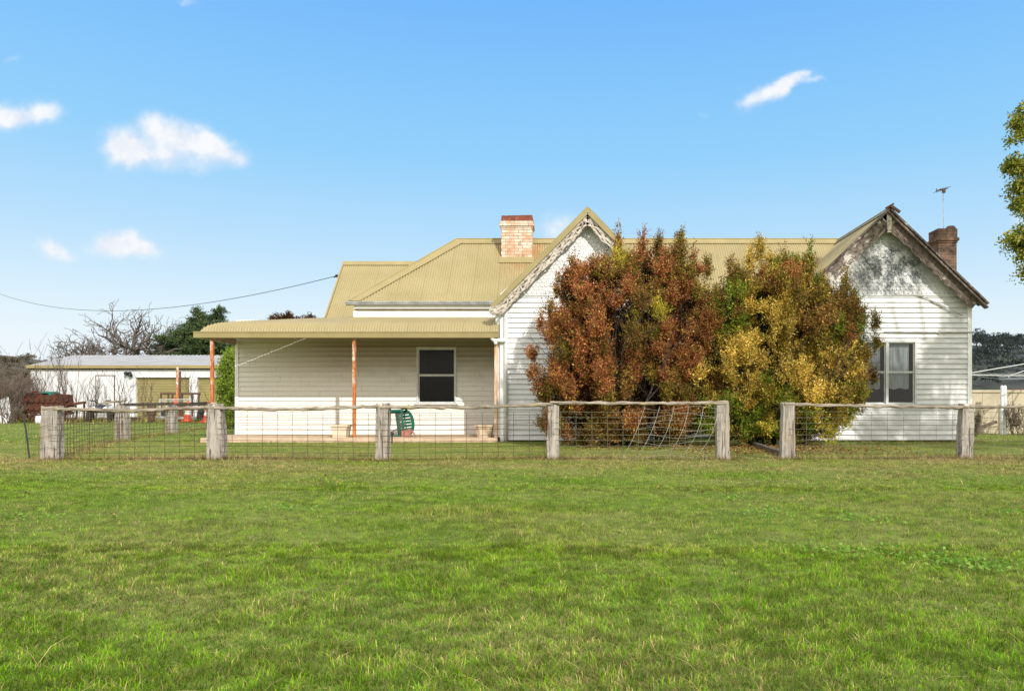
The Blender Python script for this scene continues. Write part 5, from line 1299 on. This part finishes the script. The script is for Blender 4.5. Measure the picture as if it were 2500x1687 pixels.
    for i in range(8): tree_tubes(mb, (WX(570,D)+rr.uniform(-.4,.4), D+rr.uniform(-.3,.3), 0), (rr.uniform(-.3,.3), rr.uniform(-.3,.3), 1), 1.2, .03, 0, rr, (3,2), .12, .1, .7, .6, .5, .006, 4, 2)
    mb.build('stem', M['bark_dark'], t)
    D = 35.0; t = thing('bronze_tree', 'bronze leaved tree with only its top showing over the verandah roof', 'tree', (WX(705,D), D, G(-13,D)))
    BL = [pxblob(672,780,14,11,D,.4,2), pxblob(697,776,14,11,D,.4,2), pxblob(716,782,12,9,D,.4,2), pxblob(755,784,13,14,D,.4,2), pxblob(690,830,50,46,D,1.0), pxblob(740,840,40,50,D,.9)]
    c, ax, L, Wd, sp, si, e = sprays(BL, 900, R, (.3,.55), 14, .5, .9, (.09,.14), (.5,.65), .4, .4)
    colr = pick(R, [lin(92,62,36), lin(74,50,32), lin(112,78,44), lin(66,60,32)], len(c))*R.uniform(.7,1.2,len(c))[:,None]
    np_mesh('crown', leaves_from(c, ax, L, Wd, R), 4, colr, M['leaf'], t, [(0,1,2),(0,2,3)])
    mb = MB(); x = WX(712,D); tree_tubes(mb, (x, D, 0), (0,0,1), 2.6, .11, 0, random.Random(2), (4,3,2), .1, .05, .6, .6, .6, .008, 4, 3); mb.build('trunk', M['bark_dark'], t)
bare_things()

# ------------------------------------------------------------------ right hand yard
def right_yard():
    D = 26.4; t = thing('concrete_wall', 'long low beige concrete wall with rust streak right of the house', 'wall', (16, D, 0))
    mb = MB(); top = WZ(952, D); n = 24
    for i in range(n):
        a, b = 9.0+i*1.05, 9.0+(i+1)*1.05; mb.box(a, b-.012, D, D+.18, -.1, top-.09)
    mb.build('panel', M['tank'], t)
    mb = MB(); mb.box(8.95, 34.3, D-.045, D+.22, top-.09, top); mb.build('coping', M['tank'], t, bevel=.012)
    R = np.random.default_rng(4); mb = MB(); b0 = 0
    pts = [(WX(2462,D)+i*.12, D+.1, top+.02+.015*sin(i*1.9)) for i in range(40)]; mb.tube(pts, .022, 5); mb.build('pipe_on_coping', M['brownsteel'], t)
    D = 25.6; t = thing('pvc_pipes', 'pair of white plastic pipes standing against the concrete wall', 'pipe', (WX(2450,D), D, 0))
    for px in (2446.3, 2453.6):
        x = WX(px, D); mb = MB(); mb.lathe([(.052,-.1),(.052,1.60),(.047,1.645),(.03,1.675),(0,1.685)], (x, D, 0), 14); mb.build('pipe', M['pvc'], t, True)
    D = 25.2; mb = MB(); a = W(2368,1054,D); b = W(2444,1030,D); mb.beam(a, (b[0], D+.3, b[2]), .10, .09); o = mb.build('leaning_plank', M['plank'], None); tag(o, 'dark plank leaning up to the white pipes', 'plank')
    # rotary clothes hoist
    cx, cy = 16.1, 24.0; t = thing('clothes_hoist', 'pale metal rotary clothes hoist behind the house corner', 'clothes line', (cx, cy, 0))
    mb = MB(); mb.tube([(cx,cy,-.1),(cx,cy,2.7)], .03, 8); mb.build('mast', M['steel'], t)
    tips = []
    for k in range(4):
        a = pi + .12 + k*pi/2; tx, ty = cx+3.85*cos(a), cy+3.85*sin(a); tips.append((tx, ty, 1.98))
        mb = MB(); mb.tube([(cx,cy,2.62),(tx,ty,2.0)], .017, 6); mb.tube([(cx+.05*cos(a),cy+.05*sin(a),1.95),(cx+2.6*cos(a),cy+2.6*sin(a),1.93),(tx,ty,1.95)], .02, 6); mb.tube([(cx+2.45*cos(a),cy+2.45*sin(a),1.94),(cx+.6*cos(a),cy+.6*sin(a),2.52)], .012, 6); mb.tube([(cx+2.5*cos(a),cy+2.5*sin(a),1.86),(cx+2.5*cos(a),cy+2.5*sin(a),1.95)], .015, 5); mb.build('arm', M['steel'], t)
    mb = MB()
    for f in (1.0, .82, .64):
        for k in range(4):
            p, q = Vector(tips[k]), Vector(tips[(k+1)%4]); c = Vector((cx,cy,1.95)); p = c+(p-c)*f; q = c+(q-c)*f; mb.tube([p, (p+q)/2-Vector((0,0,.03)), q], .005, 4, cap=False)
    mb.build('wire_lines', M['steel'], t)
    # weeds by the wall
    for i, (px, D, h, lab) in enumerate(((2474, 25.4, .95, 'tall brown seedy weed right of the white pipes'), (2381, 24.6, .75, 'thin brown weed close to the house corner'), (2496, 25.0, .9, 'brown weed at the right edge by the concrete wall'))):
        x = WX(px, D); t = bare_shrub('dry_weed', lab, 'weed', x, D, h*1.35, 9, .5, 90+i, (3,3,2), 'bark_twig', .010, 2, 'dry weeds along the concrete wall')
        c, ax, L, Wd, sp, si, e = sprays([(x, D, .55*h, .3, .25, .5*h)], 60, R, (.1,.25), 5, .5, .5, (.04,.07), (.4,.6), .2)
        np_mesh('foliage', leaves_from(c, ax, L, Wd, R), 4, pick(R, [lin(96,78,50), lin(70,60,40), lin(110,100,60)], len(c)), M['litter'], t, [(0,1,2),(0,2,3)])
right_yard()

# ------------------------------------------------------------------ overhanging tree at the right edge
def edge_tree():
    R = np.random.default_rng(77); D = 15.0
    t = thing('shade_tree', 'green leafy tree overhanging from the right edge of the picture', 'tree', (15.4, 11.0, 0))
    BL = []
    for (px, py, rx, ry, Y) in ((2500,270,26,14,15.0),(2482,305,22,16,15.0),(2520,320,40,20,15.2),(2478,338,18,9,14.9),(2475,405,26,20,15.0),(2520,420,50,34,15.2),(2490,455,24,26,15.0),(2488,500,16,20,14.9),(2520,490,40,40,15.2),
                             (2470,585,20,16,15.0),(2495,572,26,20,15.1),(2500,600,34,20,15.1),(2530,600,40,34,15.3),(2500,625,14,16,15.0),(2500,662,12,12,15.0),(2540,670,36,20,15.2)):
        BL.append(pxblob(px, py, rx, ry, Y, .32, 6.5))
    for i in range(50):
        a = R.uniform(0, 2*pi); u = R.uniform(0,1)**.5; z = R.uniform(4.6, 13.6); rad = 4.4*sqrt(max(.08, 1-((z-9.2)/5.0)**2))
        x = 15.4+rad*u*cos(a); y = 11.0+rad*u*sin(a)
        if x < 10.2 or x < y*.5946+.9: continue
        BL.append((x, y, z, R.uniform(.35,.75), R.uniform(.35,.75), R.uniform(.25,.5), 1))
    A1 = sprays(BL[:16], 560, R, (.25,.5), 18, -.15, .8, (.062,.098), (.5,.62), .2, .45, .9, .05, .10)
    A2 = sprays(BL[16:], 4200, R, (.3,.6), 16, -.15, .8, (.07,.105), (.5,.62), .2, .45, .9, .05, .10)
    c, ax, L, Wd = [np.concatenate([A1[i], A2[i]]) for i in range(4)]
    colr = pick(R, [lin(136,150,52), lin(106,124,46), lin(176,172,70), lin(84,100,40), lin(190,176,86)], len(c))*R.uniform(.7,1.2,len(c))[:,None]
    np_mesh('crown', leaves_from(c, ax, L, Wd, R), 4, colr, M['leaf'], t, [(0,1,2),(0,2,3)])
    mb = MB(); mb.tube([(15.4,11.0,-.2),(15.45,11.05,1.5),(15.4,11.1,3.6),(15.3,11.0,6.5)], [.32,.26,.20,.10], 12); mb.build('trunk', M['bark_pale'], t)
    mb = MB(); rr = random.Random(4)
    for b in BL[:16][::2] + BL[16:]:
        p = Vector(b[:3]); q = Vector((15.42, 11.08, 2.6+rr.random()*3.0)); m = q.lerp(p, .5)+Vector((0,0,.6)); mb.tube([q, q.lerp(m,.6)+Vector((rr.uniform(-.1,.1),rr.uniform(-.1,.1),.05)), m, m.lerp(p,.6)+Vector((0,0,-.02)), p], [.045,.028,.02,.013,.007], 6, cap=False)
    mb.build('limb', M['bark_pale'], t)
edge_tree()

# ------------------------------------------------------------------ leaf litter
def litter():
    R = np.random.default_rng(8); n = 2400
    x = R.normal(4.6, 1.3, n); y = R.uniform(15.0, 18.6, n); k = (x > 2.2) & (x < 9.5); x, y = x[k], y[k]
    x2 = R.uniform(-1.0, 3.5, 500); y2 = R.uniform(16.5, 19, 500); x = np.concatenate([x, x2]); y = np.concatenate([y, y2]); n = len(x)
    x3 = R.uniform(-8, 10, 40); y3 = R.uniform(6, 14, 40); x = np.concatenate([x, x3]); y = np.concatenate([y, y3]); n = len(x)
    c = np.stack([x, y, gz(x, y)+R.uniform(.02,.05,n)], 1); a = R.uniform(0, 2*pi, n); ax = np.stack([np.cos(a), np.sin(a), R.normal(0,.25,n)], 1); ax /= np.linalg.norm(ax,axis=1)[:,None]
    L = R.uniform(.045,.07,n); v = leaves_from(c, ax, L, L*.5, R)
    colr = pick(R, [lin(150,116,66), lin(126,92,56), lin(104,78,50), lin(166,136,86)], n)*R.uniform(.6,1.1,n)[:,None]
    o = np_mesh('fallen_leaves', v, 4, colr, M['litter'], None, [(0,1,2),(0,2,3)]); tag(o, 'golden fallen leaves scattered beneath the shrubs', 'leaves', kind='stuff')
    # low broad-leaved weeds in the paddock
    C = []; A = []
    for (px, py) in ((1850,1255),(1880,1250),(2130,1272),(2070,1268),(1990,1345),(2060,1342),(2180,1350),(2290,1360),(2330,1370),(2380,1375),(2440,1380),(700,1245),(2480,1250),(1790,1215),(60,1268)):
        D = F/(py-HY); x0 = WX(px, D); m = 60
        xx = x0+R.normal(0,.16,m); yy = D+R.normal(0,.14,m); aa = R.uniform(0,2*pi,m)
        C.append(np.stack([xx, yy, gz(xx,yy)+R.uniform(.01,.04,m)], 1)); q = np.stack([np.cos(aa), np.sin(aa), R.uniform(.1,.7,m)], 1); A.append(q/np.linalg.norm(q,axis=1)[:,None])
    C = np.concatenate(C); A = np.concatenate(A); n = len(C); L = R.uniform(.022,.042,n)
    o = np_mesh('ground_weeds', leaves_from(C, A, L, L*.6, R), 4, pick(R, [lin(120,160,62), lin(104,146,52), lin(140,172,80)], n), M['leaf'], None, [(0,1,2),(0,2,3)]); tag(o, 'patches of low broad leaved weeds in the grass', 'weeds', kind='stuff')
litter()

# ------------------------------------------------------------------ hills and far trees
def hills():
    def hmesh(name, xs, ys, fn, mat):
        X, Y = np.meshgrid(xs, ys); Z = fn(X, Y); v = np.stack([X,Y,Z],-1).reshape(-1,3); nx = len(xs)
        f = [(j*nx+i, j*nx+i+1, (j+1)*nx+i+1, (j+1)*nx+i) for j in range(len(ys)-1) for i in range(nx-1)]
        me = bpy.data.meshes.new(name); me.from_pydata(v.tolist(), [], f); me.polygons.foreach_set('use_smooth', [True]*len(f)); me.materials.append(mat)
        o = bpy.data.objects.new(name, me); col.objects.link(o); tag(o, kind='structure')
    ss = lambda a: np.clip(a,0,1)**2*(3-2*np.clip(a,0,1))
    def hr(x, y): return -2.5 + ss((y-110)/330)*(37.5+3*np.sin(x*.02))*ss((x-20)/130) - .02*np.clip(y-450,0,400) + 3.0*fbm(x*.02,y*.02,2,3)*ss((y-140)/100)
    def hl(x, y): return -3 + 25.5*np.exp(-((x+262)/62)**2)*ss((y-150)/150) + 2*fbm(x*.03,y*.03,4,3)*ss((y-150)/100)
    m1 = simple('scrubby_hillside', (.042,.048,.052), (.058,.062,.052), .05, (1,1,1), .95, .2, 1.0, layers=[((.055,.072,.032), .03, (1,1,1), .5, .62, .7)])  # bluish grey base has the distance haze in its colour
    m2 = simple('dry_hillside', (.10,.085,.06), (.075,.075,.05), .06, (1,1,1), .95, .2, 1.0)
    hmesh('hills', np.linspace(20, 700, 90), np.linspace(100, 900, 80), hr, m1)
    hmesh('hills', np.linspace(-480, -100, 60), np.linspace(130, 520, 50), hl, m2)
    R = np.random.default_rng(55)
    def crown(x, y, z, w, h, n, cols):
        BL = [(x+R.uniform(-.3,.3)*w, y+R.uniform(-.3,.3)*w, z+h*R.uniform(.45,.85), w*R.uniform(.22,.36), w*.3, h*R.uniform(.14,.22)) for _ in range(6)]
        c, ax, L, Wd, sp, si, e = sprays(BL, n, R, (.8,1.6), 7, .2, .9, (.5,.9), (.5,.7), .3, .4, .9, .2)
        return leaves_from(c, ax, L, Wd, R), pick(R, cols, len(c))*R.uniform(.7,1.2,len(c))[:,None]
    dk = [lin(52,60,62), lin(62,70,66), lin(44,52,56)]
    # skyline trees, each its own
    names = ['tallest dark tree on the right skyline next to the house', 'low rounded dark tree on the hill skyline just right of the tallest', 'broad dark tree in the middle of the hill skyline', 'dark tree on the skyline over the clothes hoist arm', 'dark spreading tree near the right edge of the skyline', 'last dark tree of the skyline at the right edge', 'dark round tree standing below the hill skyline']
    for i, (px, top, D, w, h) in enumerate(((2384,800,395,11,12),(2405,815,398,8,8),(2428,808,400,13,10),(2452,812,402,9,9),(2473,813,400,12,10),(2496,816,402,11,9),(2413,822,345,11,11))):
        x = WX(px, D); zb = min(float(hr(np.array([x]),np.array([D]))[0]), WZ(top,D)-h*.75); t = thing('hill_tree', names[i], 'tree', (x, D, zb), 'dark trees along the hill skyline')
        h2 = WZ(top, D)-zb; v, c = crown(x, D, zb, w, h2, 150, dk); np_mesh('crown', v, 4, c, M['needle'], t, [(0,1,2),(0,2,3)])
        mb = MB(); mb.tube([(x,D,zb-.5),(x+.2,D,zb+h2*.4),(x,D,zb+h2*.7)], [.35,.25,.1], 6); mb.build('trunk', M['bark_dark'], t)
    V = []; C = []
    for i in range(150):
        y = R.uniform(200, 420); x = WX(R.uniform(2300, 2680), y); z = float(hr(np.array([x]),np.array([y]))[0]); v, c = crown(x, y, z-.5, R.uniform(6,12), R.uniform(4,8), 26, dk + [lin(72,82,70)]); V.append(v); C.append(c)
    o = np_mesh('woodland', np.concatenate(V), 4, np.concatenate(C), M['needle'], None, [(0,1,2),(0,2,3)]); tag(o, 'dark scrubby woodland covering the far right hillside', 'woodland', kind='stuff')
    V = []; C = []
    for i in range(110):
        y = R.uniform(215, 330); x = WX(R.uniform(-260, 150), y); z = float(hl(np.array([x]),np.array([y]))[0]); v, c = crown(x, y, z-.6, R.uniform(5,9), R.uniform(3,5), 22, [lin(98,84,64), lin(84,78,58), lin(72,70,56), lin(110,96,76)]); V.append(v); C.append(c)
    o = np_mesh('woodland', np.concatenate(V), 4, np.concatenate(C), M['needle'], None, [(0,1,2),(0,2,3)]); tag(o, 'brown scrub on the low far left hill', 'woodland', kind='stuff')
hills()

# ------------------------------------------------------------------ sky, sun, camera
def sky():
    w = bpy.data.worlds.new('World'); scene.world = w; w.use_nodes = True
    t = NT(w)
    st = t.new('ShaderNodeTexSky', sky_type='NISHITA'); st.sun_disc = False
    st.sun_elevation = math.asin(SUN.z); st.sun_rotation = math.atan2(SUN.x, SUN.y)
    st.air_density = 1.0; st.dust_density = .6; st.ozone_density = 1.2
    tc = t.new('ShaderNodeTexCoord'); sp = t.new('ShaderNodeSeparateXYZ'); t.link(tc.outputs['Generated'], sp.inputs[0])
    X, Y, Z = sp.outputs
    # haze whitening toward the horizon, deeper blue higher up
    el = t.math('ARCSINE', Z)
    ramp = t.new('ShaderNodeValToRGB'); t.link(t.math('DIVIDE', el, .7), ramp.inputs[0]); cr = ramp.color_ramp
    stops = SKY_STOPS
    while len(cr.elements) < len(stops): cr.elements.new(.5)
    for e, (p, c) in zip(cr.elements, stops): e.position = p; q = lin(*c); e.color = (*q, 1)
    grad = t.mix(1.0, ramp.outputs[0], (SKY_K,)*3, 'MULTIPLY')
    base = t.mix(SKY_MIX, st.outputs[0], grad)
    # clouds on the tangent plane of the view north
    Yc = t.math('MAXIMUM', Y, .05); u = t.math('DIVIDE', X, Yc); v = t.math('DIVIDE', Z, Yc)
    cb = t.new('ShaderNodeCombineXYZ'); t.link(u, cb.inputs[0]); t.link(v, cb.inputs[1])
    n1 = t.noise(cb.outputs[0], 30, 6, .6); n2 = t.noise(cb.outputs[0], 16, 5, .6)
    off = t.new('ShaderNodeMapping'); t.link(cb.outputs[0], off.inputs[0]); off.inputs['Location'].default_value = (5.3, 2.1, 0); n3 = t.noise(off.outputs[0], 18, 5, .6)
    dens = None
    w1 = t.math('MULTIPLY', t.math('SUBTRACT', n2, .5), .05); w2 = t.math('MULTIPLY', t.math('SUBTRACT', n3, .5), .03)
    ud = t.math('ADD', u, w1); vd = t.math('ADD', v, w2)
    for (px, py, rx, ry, k, rot) in CLOUDS:
        du = t.math('SUBTRACT', ud, (px-VX)/F); dv = t.math('SUBTRACT', vd, (HY-py)/F)
        c, s = cos(rot), sin(rot)
        a = t.math('ADD', t.math('MULTIPLY', du, c*F/(rx*1.14)), t.math('MULTIPLY', dv, s*F/(rx*1.14))); b = t.math('ADD', t.math('MULTIPLY', du, -s*F/(ry*1.16)), t.math('MULTIPLY', dv, c*F/(ry*1.16)))
        r = t.math('ADD', t.math('MULTIPLY', a, a), t.math('MULTIPLY', b, b))
        f = t.math('MULTIPLY', t.math('POWER', 2.718, t.math('MULTIPLY', r, -1.0)), k)
        dens = f if dens is None else t.math('ADD', dens, f)
    dens = t.math('MULTIPLY', dens, t.math('ADD', .30, t.math('MULTIPLY', n1, 1.4)))
    mask = t.math('MULTIPLY', t.step(dens, .03, 1.05), .96)
    # added fill light out of view: sky made pale and warm overhead and behind camera
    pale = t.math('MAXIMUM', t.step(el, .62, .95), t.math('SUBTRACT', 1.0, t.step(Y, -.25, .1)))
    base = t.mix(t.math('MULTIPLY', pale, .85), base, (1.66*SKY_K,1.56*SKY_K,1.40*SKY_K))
    front = t.step(Y, .1, .3); mask = t.math('MULTIPLY', mask, front)
    cc = t.mix(t.step(n1, .35, .65), (.84*SKY_K,.87*SKY_K,.95*SKY_K), (.97*SKY_K,.98*SKY_K,1.0*SKY_K))
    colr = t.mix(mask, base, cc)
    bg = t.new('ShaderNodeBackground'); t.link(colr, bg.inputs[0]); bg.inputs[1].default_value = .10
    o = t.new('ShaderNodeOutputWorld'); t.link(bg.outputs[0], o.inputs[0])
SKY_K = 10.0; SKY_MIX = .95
SKY_STOPS = [(0.0,(240,248,253)),(.10,(238,248,254)),(.15,(228,245,254)),(.22,(208,236,255)),(.30,(186,226,255)),(.44,(151,212,255)),(.58,(134,200,255)),(.70,(120,188,255)),(1.0,(96,164,240))]
CLOUDS = [(40,285,60,26,.75,.1),(110,272,34,22,.6,.2),(-20,292,50,26,.7,0),(292,352,40,34,.85,-.1),(312,385,30,22,.5,0),(338,366,44,16,.55,-.1),(372,312,38,26,.75,0),(440,325,44,28,.7,-.15),(505,345,40,24,.65,-.3),(430,372,95,30,.70,-.05),(420,408,70,18,.3,0),(545,372,40,20,.5,-.4),(595,396,26,20,.5,-.3),
          (290,590,46,22,.85,.1),(340,602,46,20,.8,-.25),(260,606,40,16,.5,.1),(128,608,30,20,.8,-.3),(160,625,30,16,.5,-.3),(1350,560,40,34,.55,.3),(1395,545,22,18,.3,0),(1872,225,48,16,.8,.45),(1905,208,26,14,.5,.5),(1940,188,34,12,.7,.25),(1832,255,26,18,.5,.8),(1985,198,30,7,.45,.1),(1965,180,18,6,.3,0),
          (30,145,26,9,.32,.2),(1725,283,12,7,.3,0),(455,5,22,8,.35,0),(2490,535,26,14,.45,0),(975,60,34,30,.09,.5),(1650,428,50,6,.12,0)]
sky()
sd = bpy.data.lights.new('sun', 'SUN'); sd.energy = 3.9; sd.angle = radians(.55); sd.color = (1.0, .955, .88)
so = bpy.data.objects.new('sun', sd); col.objects.link(so); so.rotation_euler = SUN.to_track_quat('Z', 'Y').to_euler(); so.location = (20, -30, 30)
cd = bpy.data.cameras.new('camera'); cd.sensor_width = 36; cd.lens = 36*F/2500; cd.shift_x = -(VX-1250)/2500; cd.shift_y = (HY-843.5)/2500; cd.clip_end = 4000; cd.clip_start = .1
co = bpy.data.objects.new('camera', cd); col.objects.link(co); co.location = (0, 0, EYE); co.rotation_euler = (radians(90), 0, 0); scene.camera = co
scene.view_settings.view_transform = 'Standard'; scene.view_settings.look = 'None'; scene.view_settings.exposure = 0
scene.render.engine = 'CYCLES'; scene.cycles.use_denoising = True; scene.cycles.max_bounces = 6; scene.cycles.transparent_max_bounces = 8
